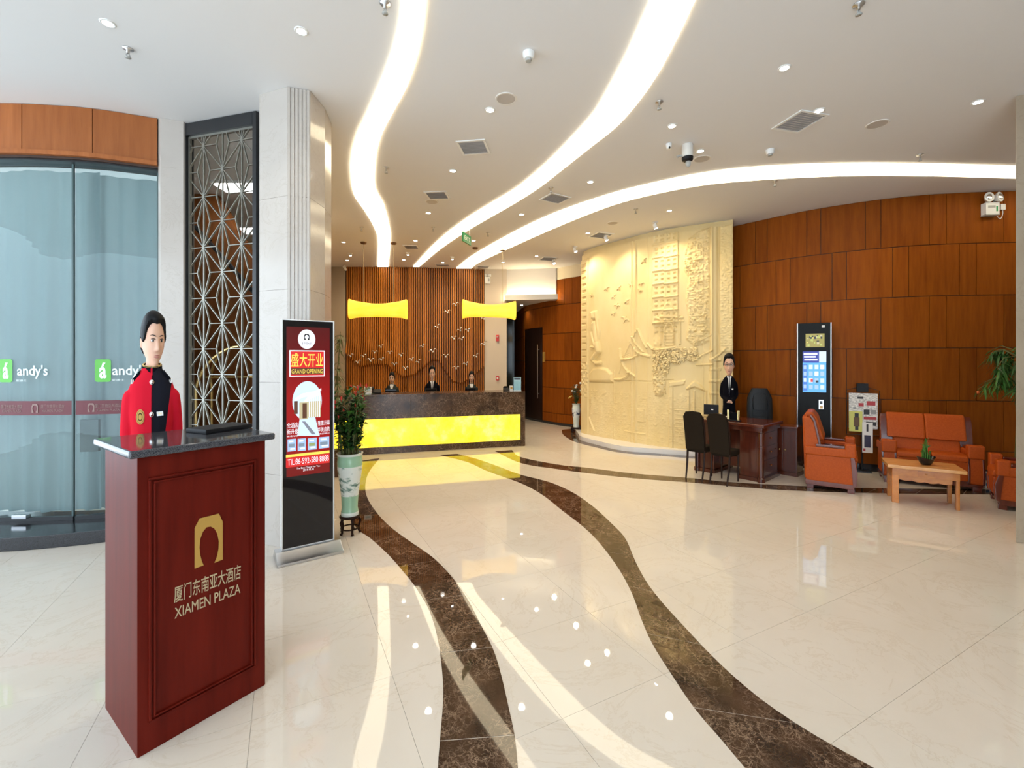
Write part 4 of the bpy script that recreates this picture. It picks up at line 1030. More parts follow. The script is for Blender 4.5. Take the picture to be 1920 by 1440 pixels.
# side cabinet
p = dl(DW+.10, DDp+.08); sc_ = thing('side_cabinet', 'low dark mahogany side cabinet between desk and orange armchair', 'cabinet', p, DR)
MB().box(-.24,.11,0.02,.29,.05,.66).build('carcass', M['deskwood'], sc_, bevel=.005); MB().box(-.25,.12,0,.30,.66,.69).build('cabinet_top', M['deskwood'], sc_, bevel=.006); MB().box(-.245,.115,.01,.295,0,.05).build('plinth', M['deskwood'], sc_)
for x0, x1 in ((-.235,-.07),(-.06,.10)):
    d = MB().box(x0,x1,.008,.022,.08,.63).build('cabinet_door', M['deskwood'], sc_, bevel=.004); MB().ell(((x1 if x0 < -.1 else x0)+(-.03 if x0 < -.1 else .03),0,.36),(.01,.012,.012),8,6).build('knob', M['brass'], d, smooth=True)
# things on the desk
p = dl(.50,.10,DH); t = thing('pen_stand', 'gilt pen stand with upright posts on the mahogany desk', 'pen stand', p, DR)
MB().box(-.09,.09,-.05,.05,0,.014).build('base', M['blackmatt'], t, bevel=.003); MB().box(-.05,.05,-.004,.004,.014,.12).build('card', M['blackgloss'], t)
for x in (-.075,-.06,.06,.075): MB().tube([(x,0,.014),(x*1.05,0,.15)],.006,6).build('pen', M['brass'], t, smooth=True)
p = dl(.33,.12,DH); t = thing('desk_telephone', 'pale desk telephone with cord on the mahogany desk', 'telephone', p, DR)
MB().prism_x([(-.05,0),(.06,0),(.06,.05),(-.05,.025)],-.055,.055).build('base', M['offwhite'], t, bevel=.006); MB().tube([(-.035,-.05,.05),(-.035,0,.065),(-.035,.055,.07)],.014,8).build('handset', M['white'], t, smooth=True)
p = dl(.16,.16,DH); t = thing('desk_monitor', 'small black monitor seen from behind on the mahogany desk', 'monitor', p, DR+.3)
MB().box(-.10,.10,-.012,.012,.05,.20).build('screen', M['blackmatt'], t, bevel=.006); MB().box(-.015,.015,-.01,.02,.01,.06).build('neck', M['blackmatt'], t); MB().box(-.06,.06,-.05,.05,0,.012).build('foot', M['blackmatt'], t, bevel=.004); MB().box(.0,.03,-.0135,-.012,.12,.135).build('logo_plate', M['white'], t)

# ---------------------------------------------------------------- visitor chairs (local -y = back of the chair, faces +y towards the desk)
def visitor_chair(lab, loc, rz):
    t = thing('visitor_chair', lab, 'chair', loc, rz, 'visitor chairs at the desk')
    w = .125
    rs = []
    for i in range(13):
        z = .40+.52*i/12; y = -.02-.10*((z-.40)/.52)**1.4; crown = 0
        hw = w*(1.0+.02*math.sin(i/12*math.pi)) if i < 11 else w*(.93 if i == 11 else .72)
        rs.append([(-hw,y-.022,z),(0,y-.034,z+(.012 if i == 12 else 0)),(hw,y-.022,z),(hw,y+.022,z),(0,y+.012,z+(.012 if i == 12 else 0)),(-hw,y+.022,z)])
    MB().rings(rs).build('backrest', M['chairfab'], t, smooth=True)
    MB().box(-w,w,-.02,.30,.36,.44).build('seat', M['chairfab'], t, bevel=.02, seg=3)
    for sx in (-1,1):
        MB().tube([(sx*(w-.016),-.075,0),(sx*(w-.012),-.02,.20),(sx*(w-.012),0,.42),(sx*(w+.004),-.045,.66),(sx*(w+.004),-.10,.86)],[.011,.014,.016,.014,.010],8).build('leg', M['chairwood'], t, smooth=True)
        MB().tube([(sx*(w-.018),.28,0),(sx*(w-.016),.28,.36)],[.010,.016],8).build('leg', M['chairwood'], t, smooth=True)
    MB().tube([(-w+.02,.28,.34),(w-.02,.28,.34)],.012,6).build('stretcher', M['chairwood'], t)
visitor_chair('dark brown high-back visitor chair at the desk, nearest the stone relief', (2.52,6.06,0), DR+.10)
visitor_chair('dark brown high-back visitor chair at the desk, farther from the relief', (2.735,5.80,0), DR+.02)

# ---------------------------------------------------------------- executive chair behind the desk, facing it
p = at_y(1427, 700, 7.0)
t = thing('executive_chair', 'black leather high-back executive chair behind the mahogany desk', 'chair', (p.x,p.y,0), -.35)
def back_loft(x_off, wmul, z0, z1, th, yo):
    rs = []
    for i in range(15):
        u = i/14; z = z0+(z1-z0)*u; hw = wmul*(.165+.02*math.sin(u*math.pi)-.055*max(0,u-.8)/.2*u); y = yo+.05*u
        rs.append([(x_off+hw*math.copysign(abs(math.cos(a))**.5,math.cos(a)), y+th*math.copysign(abs(math.sin(a))**.7,math.sin(a)), z) for a in [2*math.pi*k/20 for k in range(20)]])
    return MB().rings(rs)
back_loft(0,1.0,.46,1.17,.045,.10).build('backrest', M['blackleather'], t, smooth=True)
hr = MB()
hr.rings([[(s_*(.115-.03*u), -.0+.05*u+.055, .62+.50*u) if False else (s_*(.09+.02*math.sin(u*3.1)), .055+.045*u+dy, .60+.46*u+dz) for dy, dz in ((-.012,0),(0,.012),(.012,0),(0,-.012))] for u in [i/8 for i in range(9)] for s_ in (1,)])
hr.build('side_bolster', M['blackleather'], t, smooth=True)
hl = MB(); hl.rings([[(-(.09+.02*math.sin(u*3.1)), .055+.045*u+dy, .60+.46*u+dz) for dy, dz in ((-.012,0),(0,.012),(.012,0),(0,-.012))] for u in [i/8 for i in range(9)]]); hl.build('side_bolster', M['blackleather'], t, smooth=True)
back_loft(0,.60,.83,1.13,.024,.079).build('headrest_cushion', M['blackleather'], t, smooth=True)
back_loft(0,.66,.54,.82,.028,.070).build('lumbar_cushion', M['blackleather'], t, smooth=True)
MB().box(-.18,.18,-.28,.12,.42,.52).build('seat', M['blackleather'], t, bevel=.035, seg=3)
for sx in (-1,1): MB().tube([(sx*.19,.10,.46),(sx*.21,.06,.64),(sx*.21,-.12,.66),(sx*.19,-.18,.46)],.02,8).build('armrest', M['blackmatt'], t, smooth=True)
MB().tube([(0,-.06,.08),(0,-.06,.42)],.022,8).build('gas_column', M['blackmatt'], t)
for k in range(5):
    a = k*2*math.pi/5; l_ = MB().tube([(0,-.06,.09),(.2*math.cos(a),-.06+.2*math.sin(a),.055)],[.02,.014],6).build('star_leg', M['blackmatt'], t)
    MB().ell((.2*math.cos(a),-.06+.2*math.sin(a),.026),(.02,.02,.026),8,6).build('castor', M['blackmatt'], l_, smooth=True)

# ---------------------------------------------------------------- orange leather seating (local: faces -y)
def seat_unit(name, lab, cat, loc, rz, W, D, Hb, seats, group=None):
    t = thing(name, lab, cat, loc, rz, group)
    aw = .115 if seats == 1 else .14                    # arm width
    z_arm, z_seat = Hb*.60, Hb*.45
    # wooden base rails and feet
    MB().box(-W/2+.01,W/2-.01,-D+.02,-.01,.05,.12).build('base_rail', M['redwood'], t, bevel=.006)
    for sx in (-1,1):
        for y in (-D+.05,-.06): MB().prism([(sx*(W/2-.02),y-.035),(sx*(W/2-.10),y-.035),(sx*(W/2-.10),y+.035),(sx*(W/2-.02),y+.035)],0,.06).build('foot', M['redwood'], t, bevel=.006)
        # arm: bulging leather side, wooden frame, leather pad front, wooden top
        x0, x1 = sx*(W/2-aw), sx*W/2
        MB().prism_x([(-D+.02,.10),(-.02,.10),(.0,.16),(-.015,z_arm-.13),(-D+.05,z_arm-.13),(-D+.01,.22)],min(x0,x1)+.008,max(x0,x1)-.008).build('side_panel', M['leather'], t, bevel=.02, seg=3)
        MB().prism_x([(-D-.004,.10),(-D+.03,.08),(-D+.055,z_arm-.12),(-D+.02,z_arm-.12),(-D-.012,.26)],min(x0,x1)-.004,min(x0,x1)+.016).build('side_trim', M['redwood'], t, bevel=.004)
        MB().prism_x([(-D-.004,.10),(-D+.03,.08),(-D+.055,z_arm-.12),(-D+.02,z_arm-.12),(-D-.012,.26)],max(x0,x1)-.016,max(x0,x1)+.004).build('side_trim', M['redwood'], t, bevel=.004)
        MB().prism_x([(-D-.002,.10),(-D+.03,.08),(-D+.05,z_arm-.125),(-D+.018,z_arm-.125),(-D-.010,.26)],min(x0,x1)+.015,max(x0,x1)-.015).build('arm_face', M['leather'], t, bevel=.004)
        MB().box(min(x0,x1)-.006,max(x0,x1)+.006,-D+.02,.0,z_arm-.14,z_arm-.035).build('arm_pad', M['leather'], t, bevel=.018, seg=3)
        MB().box(min(x0,x1)-.008,max(x0,x1)+.008,-D+.0,-D+.11,z_arm-.14,z_arm+.03).build('arm_front', M['leather'], t, bevel=.022, seg=3)
        MB().box(min(x0,x1)+.004,max(x0,x1)-.004,-D+.11,-.12,z_arm-.035,z_arm+.0).build('arm_top', M['redwood'], t, bevel=.008)
        # back wing with wooden edge
        xa, xb = sx*(W/2-.03), sx*(W/2-aw-.005)
        MB().prism_x([(-.16,z_arm-.05),(.0,z_arm-.05),(.02,Hb-.06),(-.06,Hb-.05),(-.10,Hb-.12)],min(xa,xb),max(xa,xb)).build('back_wing', M['leather'], t, bevel=.016, seg=3)
        MB().prism_x([(-.175,z_arm-.03),(-.155,z_arm-.04),(-.092,Hb-.10),(-.055,Hb-.035),(-.065,Hb-.02),(-.112,Hb-.09)],min(xa,xb)-.004,max(xa,xb)+.002).build('wing_trim', M['redwood'], t, bevel=.004)
    iw = W-2*aw
    MB().prism_x([(-D+.0,.12),(-.08,.12),(-.08,z_seat-.03),(-D-.012,z_seat-.045)],-iw/2+.004,iw/2-.004).build('seat_base', M['leather'], t, bevel=.012)
    for k in range(seats):
        a = -iw/2+iw*k/seats+.003; b = -iw/2+iw*(k+1)/seats-.003
        MB().prism_x([(-D-.022,z_seat-.05),(-.12,z_seat-.06),(-.12,z_seat+.03),(-D+.05,z_seat+.045),(-D-.015,z_seat+.02)],a,b).build('seat_cushion', M['leather'], t, bevel=.022, seg=3)
        MB().prism_x([(-.215,z_seat+.02),(-.10,z_seat+.02),(-.05,z_arm+.06),(-.165,z_arm+.05)],a,b).build('lumbar_cushion', M['leather'], t, bevel=.028, seg=3)
    ws_ = W/2-aw-.008+(.0 if seats == 1 else .06)
    n_ = max(1, seats)
    for k in range(n_):
        a = -ws_+2*ws_*k/n_+.0003; b = -ws_+2*ws_*(k+1)/n_-.0003
        MB().prism_x([(-.205,z_arm+.04),(-.08,z_arm+.02),(.01,Hb-.04),(-.01,Hb),(-.075,Hb+.005),(-.125,Hb-.06)],a,b).build('back_cushion', M['leather'], t, bevel=.022, seg=3)
    MB().prism_x([(-.09,.12),(.0,.12),(.025,Hb-.05),(-.03,Hb-.04)],-W/2+.04,W/2-.04).build('back_panel', M['leather'], t, bevel=.012)
    return t
# armchair faces the coffee table
fx, fy = .80, -.60
seat_unit('armchair', 'orange leather armchair with dark wooden armrests beside the desk', 'armchair', (3.93,5.91,0), math.atan2(fy,fx)+math.pi/2, .74, .52, .95, 1, 'orange leather seating')
an = math.radians(-32); dd = Vector((math.cos(an),math.sin(an))); nn = Vector((-dd.y,dd.x)); p0 = Vector((4.92,5.876)); p1 = p0+dd*.96; c = (p0+p1)/2+nn*.46
seat_unit('sofa', 'orange leather two-seat sofa with wooden trim against the wood wall', 'sofa', (c.x,c.y,0), math.atan2(dd.y,dd.x), (p1-p0).length, .46, .90, 2, 'orange leather seating')
seat_unit('armchair', 'orange leather armchair mostly hidden behind the stone pillar at right edge', 'armchair', (5.79,4.72,0), math.radians(-131), .60, .46, .84, 1, 'orange leather seating')

# ---------------------------------------------------------------- pine coffee table
an = math.radians(-32); tx = Vector((math.cos(an),math.sin(an),0)); a = floor_pt(1677,942); b = a+tx*.52
ct = thing('coffee_table', 'square pine coffee table with scalloped apron in front of the orange sofa', 'table', ((a.x+b.x)/2,(a.y+b.y)/2,0), math.atan2(tx.y,tx.x))
tw, td, th = (b-a).length/2+.02, .34, .435
for k in range(5):
    y0 = -.05+(td+.10)*k/5; MB().box(-tw-.045,tw+.045,y0+.0008,y0+(td+.10)/5-.0008,th-.035,th).build('top_plank', M['pinetop'], ct, bevel=.003)
for sx in (-1,1):
    for y in (0.0, td-.055): MB().box(sx*tw-.03 if sx > 0 else -tw-.0,(tw if sx > 0 else -tw+.06),y,y+.055,0,th-.035).build('leg', M['pine'], ct, bevel=.005)
MB().box(-tw+.0,tw-.0,-.004,.02,th-.12,th-.036).build('drawer_rail', M['pine'], ct, bevel=.003)
dwr = MB().box(-.06,.075,-.010,.0,th-.105,th-.05).build('drawer', M['pine'], ct, bevel=.003)
MB().ell((.01,-.014,th-.078),(.010,.008,.010),8,6).build('knob', M['pine'], dwr, smooth=True)
ap = [(-tw+.06,th-.12),(-tw+.06,th-.165)]
for i in range(21): u = i/20; ap.append((-tw+.06+(2*tw-.12)*u, th-.158-.014*abs(math.sin(u*math.pi*4))-.010*math.cos((u-.5)*math.pi)))
ap += [(tw-.06,th-.165),(tw-.06,th-.12)]
MB().prism_y(ap,.004,.022).build('scalloped_apron', M['pine'], ct)
for sx in (-1,1): MB().box(sx*tw-.012 if sx>0 else -tw, tw if sx>0 else -tw+.012,.055,td-.055,th-.15,th-.036).build('side_apron', M['pine'], ct)
# black bowl with a bamboo pyramid
p = ct.matrix_basis @ Vector((.035,.14,th))
bw = thing('planter_bowl', 'black boat-shaped bowl with green bamboo shoots on the coffee table', 'planter', p, .1)
rs = []
for i in range(7):
    u = i/6; z = .005+.07*u; rx = .045+.055*u**.6; ry = .035+.03*u
    rs.append([(rx*math.cos(a_), ry*math.sin(a_), z+.022*u*math.cos(a_)**2) for a_ in [2*math.pi*k/24 for k in range(24)]])
for i in range(4):
    u = 1-i/4; z = .02+.055*u; rx = (.045+.055*u**.6)*.9; ry = (.035+.03*u)*.88
    rs.append([(rx*math.cos(a_), ry*math.sin(a_), z+.02*u*math.cos(a_)**2) for a_ in [2*math.pi*k/24 for k in range(24)]])
MB().rings(rs).build('bowl', M['blackgloss'], bw, smooth=True)
for ring, (n_, r_, h_) in enumerate(((10,.035,.11),(7,.024,.17),(4,.010,.23))):
    for k in range(n_):
        a_ = 2*math.pi*k/n_; h2 = h_*random.uniform(.92,1.08); mb = MB().tube([(r_*math.cos(a_),r_*math.sin(a_)*.8,.04),(r_*math.cos(a_),r_*math.sin(a_)*.8,.04+h2)],.0055,6)
        sh = mb.build('bamboo_shoot', M['leaf2'], bw, smooth=True)
        mb = MB()
        for q in range(5):
            b_ = random.uniform(0,6.28); l_ = random.uniform(.025,.05); z = .04+h2*random.uniform(.7,1); x, y = r_*math.cos(a_), r_*math.sin(a_)*.8
            tip = (x+l_*math.cos(b_)*.7, y+l_*math.sin(b_)*.7, z+l_*.8); w = .005
            mb.add([(x,y,z),((x+tip[0])/2-w*math.sin(b_),(y+tip[1])/2+w*math.cos(b_),(z+tip[2])/2),tip,((x+tip[0])/2+w*math.sin(b_),(y+tip[1])/2-w*math.cos(b_),(z+tip[2])/2)],[(0,1,2,3)])
        mb.build('shoot_leaves', M['leaf2'], sh, fix=False)
MB().box(-.006,.006,-.03,-.026,.12,.20).build('red_ribbon', M['redflower'], bw)
MB().ell((0,0,.035),(.06,.04,.012),12,6).build('pebbles', M['soil'], bw)

# ---------------------------------------------------------------- touch-screen terminal against the wall
s = WR.hit(1527); q = WR.pt(s,.18); nrm = WR.nor(s); tx = Vector((-nrm.y,nrm.x)); tx = tx if tx.x > 0 else -tx
tk = thing('touch_terminal', 'tall black touch-screen terminal with blue display against the wood wall', 'display', (q.x,q.y,0), math.atan2(tx.y,tx.x)+.16)
u = (1553-1502)/F*q.y/2*1.02; top = H+(HZ-606)*q.y/F
MB().prism_x([(-.05,.04),(.10,.04),(.10,top-.01),(.085,top),(-.05,top)],-u,u).build('housing', mat('charcoal_panel', (0.012,0.013,0.014), .4, spec=.12), tk, bevel=.006)
for sx in (-1,1): MB().box(sx*u-.006,sx*u+.006,-.056,.10,.04,top).build('side_trim', M['steel'], tk, bevel=.002)
MB().box(-u-.03,u+.03,-.12,.14,0,.04).build('base_plate', M['blackmetal'], tk, bevel=.006)
def tz(py): return H+(HZ-py)*q.y/F
def tq(name, ax, bx_, y0, y1, mtl, off, par): return MB().box(ax*u,bx_*u,-.0505-off,-.050,tz(y1),tz(y0)).build(name, mtl, par)
vid = tq('upper_screen', -.50,.62,626,651, glow('screen_olive',(0.30,0.25,0.04)), .002, tk)
for k in range(26):
    ax = random.uniform(-.46,.45); y = random.uniform(628,647); tq('picture_patch', ax, ax+random.uniform(.05,.16), y, y+random.uniform(1.5,5), random.choice([glow('screen_straw',(0.80,0.62,0.12)), glow('screen_lime',(0.42,0.46,0.10)), gk, gt]), .003+.0001*k, vid)
tsc = tq('touch_screen', -.68,.72,659,735, glow('screen_cyan',(0.10,0.40,0.80)), .002, tk)
tq('menu_header', -.68,.30,659,680, glow('screen_navy',(0.02,0.03,0.30)), .003, tsc); tq('menu_corner', .30,.72,659,679, gs, .003, tsc)
tq('menu_column', -.66,-.40,682,733, glow('screen_midblue',(0.05,0.18,0.60)), .003, tsc)
for k in range(3): tq('menu_title', -.62+.02*k,.2-.1*(k%2),662+k*5.5,665+k*5.5, gw, .004, tsc)
for i in range(3):
    for j in range(4):
        tq('menu_icon', -.30+i*.34, -.08+i*.34, 684+j*12.5, 692+j*12.5, random.choice([gw,gs,gb]), .004, tsc)
for k in range(4): tq('menu_entry', -.62,-.46,685+k*12,692+k*12, gs if k == 2 else gb, .004, tsc)
tq('menu_icon', -.20,-.06,710,716, gr2, .005, tsc); tq('menu_icon', .10,.26,713,717, gk, .005, tsc)
rd = tq('card_reader', .28,.56,749,766, M['steel'], .008, tk); tq('reader_window', .34,.50,751,757, gk, .009, rd); tq('reader_label', .34,.52,760,765, mat('amber_print',(0.8,0.5,0.2),.5), .009, rd)
tq('maker_plate', .46,.64,611,615, M['white'], .002, tk)

# ---------------------------------------------------------------- newspaper rack
s = WR.hit(1614); q = WR.pt(s,.13); nrm = WR.nor(s); tx = Vector((-nrm.y,nrm.x)); tx = tx if tx.x > 0 else -tx
nr = thing('newspaper_rack', 'black wire newspaper rack with square head beside the terminal', 'magazine rack', (q.x,q.y,0), math.atan2(tx.y,tx.x))
k_ = q.y/F
def nz(py): return H+(HZ-py)*k_
MB().tube([(0,.03,.02),(0,.03,nz(738))],.012,8).build('post', M['blackmetal'], nr)
MB().box(-.10,.10,-.05,.11,0,.02).build('foot', M['blackmetal'], nr, bevel=.004)
MB().box(-.068,.068,.0,.05,nz(735),nz(719)).build('head_sign', M['blackmatt'], nr, bevel=.006)
for z_, w in ((nz(738),.19),(nz(752),.19),(nz(800),.19),(nz(815),.19)): MB().tube([(-w,-.02,z_),(w,-.02,z_)],.005,6).build('wire_bar', M['blackmetal'], nr)
for x in (-.19,.19): MB().tube([(x,-.02,nz(815)),(x,-.02,nz(732)),(x*.35,.01,nz(727))],.005,6).build('wire_bar', M['blackmetal'], nr, smooth=True)
npn = noisy('newsprint', (0.42,0.41,0.39,1), (0.80,0.78,0.74,1), 34, (1,1,3), rough=.8, detail=2, p0=.40, p1=.56)
def paper_sheet(lab, x0, x1, y0, y1, y_off, mtl, blocks, cat='newspaper', rz=0):
    t = thing(cat, lab, cat, (q.x,q.y,0), math.atan2(tx.y,tx.x))
    MB().box(x0,x1,y_off-.006,y_off,nz(y1),nz(y0)).build('sheet', mtl, t)
    for bx0,bx1,by0,by1,c in blocks: MB().box(x0+(x1-x0)*bx0,x0+(x1-x0)*bx1,y_off-.0075,y_off-.006,nz(y0+(y1-y0)*by1),nz(y0+(y1-y0)*by0)).build('printed_block', c, t)
pr = mat('print_red',(0.40,0.04,0.05),.6); pk = mat('print_black',(0.03,0.03,0.035),.6); pg = mat('print_grey',(0.30,0.30,0.30),.6)
paper_sheet('broad newspaper hung on the wire rack with red headline', -.165,.165,737,803,-.030,npn,[(.30,.50,.10,.16,pk),(.34,.52,.28,.38,pr),(.62,.92,.22,.34,pr),(.15,.25,.40,.46,pg),(.52,.72,.46,.60,pk),(.76,.94,.46,.58,pg),(.52,.95,.66,.74,pr),(.6,.95,.8,.9,pk)])
paper_sheet('yellow magazine with dark figure on the lower left of the rack', -.165,-.01,771,809,-.045,mat('lime_cover',(0.62,0.60,0.13),.4),[(.42,.72,.10,.30,pk),(.36,.78,.30,.75,mat('print_brown',(0.12,0.06,0.02),.5)),(.45,.7,.75,.92,pk)],'magazine')
paper_sheet('white magazine with bottle picture on the lowest tier of the rack', -.015,.105,791,847,-.058,M['paper'],[(.40,.58,.06,.30,pk),(.2,.8,.42,.82,mat('print_navy',(0.03,0.03,0.07),.5)),(.1,.3,.86,.95,pr)],'magazine')

# ---------------------------------------------------------------- small carton behind the sofa end
p = floor_pt(1855, 916); t = thing('tissue_carton', 'small blue and white carton standing on the floor beside the sofa', 'carton', (p.x,p.y+.05,0), .1)
MB().box(-.035,.035,-.03,.03,0,.20).build('carton', M['white'], t, bevel=.003); MB().box(-.03,.03,-.032,-.03,.10,.185).build('blue_print', mat('carton_blue',(0.05,0.25,0.55),.4), t); MB().box(-.025,.02,-.032,-.03,.03,.06).build('blue_print', MATS['carton_blue'], t)

# ---------------------------------------------------------------- emergency light on the wood wall
s = WR.hit(1849); q = WR.pt(s,.017); nrm = WR.nor(s); tx = Vector((-nrm.y,nrm.x)); tx = tx if tx.x > 0 else -tx
k_ = q.y/F
el = thing('emergency_light', 'white twin-head emergency light high on the wood wall', 'emergency light', (q.x,q.y,H+(HZ-393)*k_), math.atan2(tx.y,tx.x))
MB().box(-.085,.085,-.08,0,-.085,.075).build('case', M['white'], el, bevel=.008)
MB().box(-.085,.085,-.082,0,-.100,-.085).build('case_foot', M['grey'], el)
MB().box(.04,.06,-.082,-.08,-.05,.02).build('label', mat('label_green',(0.02,0.30,0.10),.4), el); MB().box(-.06,.03,-.082,-.08,.0,.03).build('label', M['grey'], el)
for sx in (-1,1):
    h_ = MB(); h_.lathe([(.001,.0),(.03,.0),(.048,.035),(.052,.06),(.046,.062),(.001,.055)],18); h_.xf(Matrix.Translation((sx*.052,-.05,.13)) @ Matrix.Rotation(math.radians(80),4,'X') @ Matrix.Rotation(sx*.25,4,'Y') @ Matrix.Diagonal((1,1.35,1,1)))
    hd_ = h_.build('lamp_head', M['white'], el, smooth=True)
    MB().ell((sx*.065,-.108,.135),(.036,.008,.048),14,8).build('lens', M['chrome'], hd_, smooth=True)
    MB().tube([(sx*.05,-.04,.07),(sx*.05,-.04,.11)],.012,8).build('bracket', M['grey'], el)
s2 = WR.hit(1875); q2 = WR.pt(s2,.017)
jb = thing('socket_box', 'small white socket box with looping wire beside the emergency light', 'socket', (q2.x,q2.y,H+(HZ-389)*q2.y/F), math.atan2(tx.y,tx.x))
MB().box(-.03,.03,-.03,0,-.04,.04).build('box', M['white'], jb, bevel=.004)
MB().tube(catmull([(0,-.02,-.04),(.0,-.02,-.10),(-.03,-.02,-.16),(-.08,-.02,-.11),(-.12,-.02,-.06)],5),.004,6).build('wire', M['white'], jb, smooth=True)
# ================================================================== CEILING FITTINGS
def spot(name, loc, energy, target=None, size=1.9, blend=.7, col=(1.0,.90,.76), r=.05, parent=None):
    d = bpy.data.lights.new(name, 'SPOT'); d.energy = energy; d.spot_size = size; d.spot_blend = blend; d.color = col; d.shadow_soft_size = r
    o = link(bpy.data.objects.new(name, d)); o.location = loc
    if target is not None: o.rotation_euler = (Vector(target)-Vector(loc)).to_track_quat('-Z','Y').to_euler()
    return o
dl_ring = MB().lathe([(.040,0),(.040,-.006),(.052,-.006),(.058,-.002),(.058,0)],24).mesh('trim_ring', True); dl_ring.materials.append(M['white'])
dl_lens = MB().lathe([(.001,-.004),(.040,-.004),(.040,0),(.001,0)],20).mesh('lens'); dl_lens.materials.append(M['lens'])
DLS = [(202,43,'above the glass entrance at top left'),(565,58,'nearest the S-shaped strip, above the stone column'),(919,206,'beside a round speaker between the two left strips'),(1471,127,'topmost of those right of the widest strip'),(1536,207,'at the corner of the largest square vent'),(1834,191,'nearest the right stone pillar'),
       (1260,236,'above the small detector with dark lens'),(1313,283,'just right of the hanging security camera'),(849,320,'between the two nearest vents left of the widest strip'),(803,399,'just below the second vent left of the widest strip'),(1107,341,'midway between the two curved right-hand strips'),(978,402,'lower of two between the curved right-hand strips'),
       (612,406,'right beside the stone column'),(644,454,'left of the S-shaped strip, upper of two near the slats'),(779,451,'right of the S-shaped strip, left of the middle strip end'),(888,451,'below the green exit sign'),(651,488,'lowest left one, beside the bullet camera'),(757,487,'close to the slats, left of the middle strip end'),
       (830,492,'close to the slats, between middle and right strip ends'),(1255,395,'between the long curved strip and the stone relief'),(1102,437,'beside the square vent in front of the relief'),(1006,480,'farthest one towards the corridor cove')]
for px, py, where in DLS:
    c = ceil_pt(px, py)
    t = thing('downlight', 'small glowing round downlight '+where, 'downlight', c, 0, 'recessed downlights of the lobby ceiling')
    sc = 1.0 if py > 150 else .95; t.scale = (sc*.85,)*2+(1,)
    for nm, me in (('trim_ring', dl_ring), ('lens', dl_lens)): link(bpy.data.objects.new(nm, me), t)
    spot('downlight_beam', (c.x,c.y,CEIL-.03), SPOT_W, None, 2.3, .9)
cc_ = at_z(996,515,CEIL)
for px, py, z in ((978,572,3.16),):
    c = at_z(px, py, z); t = thing('downlight', 'small downlight in the lowered corridor ceiling', 'downlight', c, 0)
    for nm, me in (('trim_ring', dl_ring), ('lens', dl_lens)): link(bpy.data.objects.new(nm, me), t)
    spot('downlight_beam', (c.x,c.y,z-.03), SPOT_W*.6, None, 2.2, .9)
# adjustable wall washers in front of the relief
for k, (px, py, where) in enumerate(((1238,427,'nearest the concierge'),(1158,447,'second nearest the concierge'),(1100,468,'third nearest the concierge'),(1063,489,'nearest the corridor'))):
    c = ceil_pt(px, py); s = WF.hit(min(max(px+70,1110),1330)); w = WF.pt(s)
    n = WF.nor(WF.hit(min(max(px+40,1100),1340)))
    base = Vector((c.x+n.x*.35, c.y+n.y*.35, CEIL))
    t = thing('wall_washer', 'small ceiling spotlight aimed at the stone relief, '+where, 'spotlight', base, 0, 'spotlights washing the stone relief')
    MB().lathe([(.001,0),(.045,0),(.045,-.012),(.02,-.018),(.02,-.04),(.001,-.04)],16).build('mount', M['white'], t, smooth=True)
    tgt = Vector((w.x, w.y, 1.9)); d = (tgt-base).normalized()
    h_ = MB().lathe([(.001,.05),(.032,.05),(.036,-.03),(.034,-.03),(.001,-.028)],16); h_.xf(Matrix.Translation((0,0,-.075)) @ (-d).to_track_quat('Z','Y').to_matrix().to_4x4())
    h_.build('lamp_head', M['white'], t, smooth=True)
    e = MB().lathe([(.001,-.031),(.03,-.031),(.03,-.029),(.001,-.029)],14); e.xf(Matrix.Translation((0,0,-.075)) @ (-d).to_track_quat('Z','Y').to_matrix().to_4x4()); e.build('lens', M['lens'], t)
    spot('wall_washer_beam', base+Vector((0,0,-.12))+d*.04, WASH_W, tgt, 2.2, .8, (1.0,.85,.58))
# lights washing the slatted wall (the canopy of small spots over reception)
for px, py, where in ((657,475,'leftmost'),(765,474,'second from the left'),(848,482,'third from the left'),(943,488,'rightmost')):
    c = ceil_pt(px, py); t = thing('accent_spot', where+' of the four small ceiling spotlights in front of the slatted wall', 'spotlight', c, 0, 'spotlights in front of the slatted wall')
    MB().lathe([(.001,0),(.05,0),(.05,-.012),(.03,-.016),(.03,-.05),(.001,-.05)],16).build('mount', M['white'], t, smooth=True)
    MB().lathe([(.001,-.052),(.026,-.052),(.026,-.050),(.001,-.050)],14).build('lens', M['lens'], t)
    spot('accent_beam', (c.x,c.y,CEIL-.07), SPOT_W*2.0, (c.x,c.y+.9,2.2), 1.7, .9, (1.0,.80,.52))
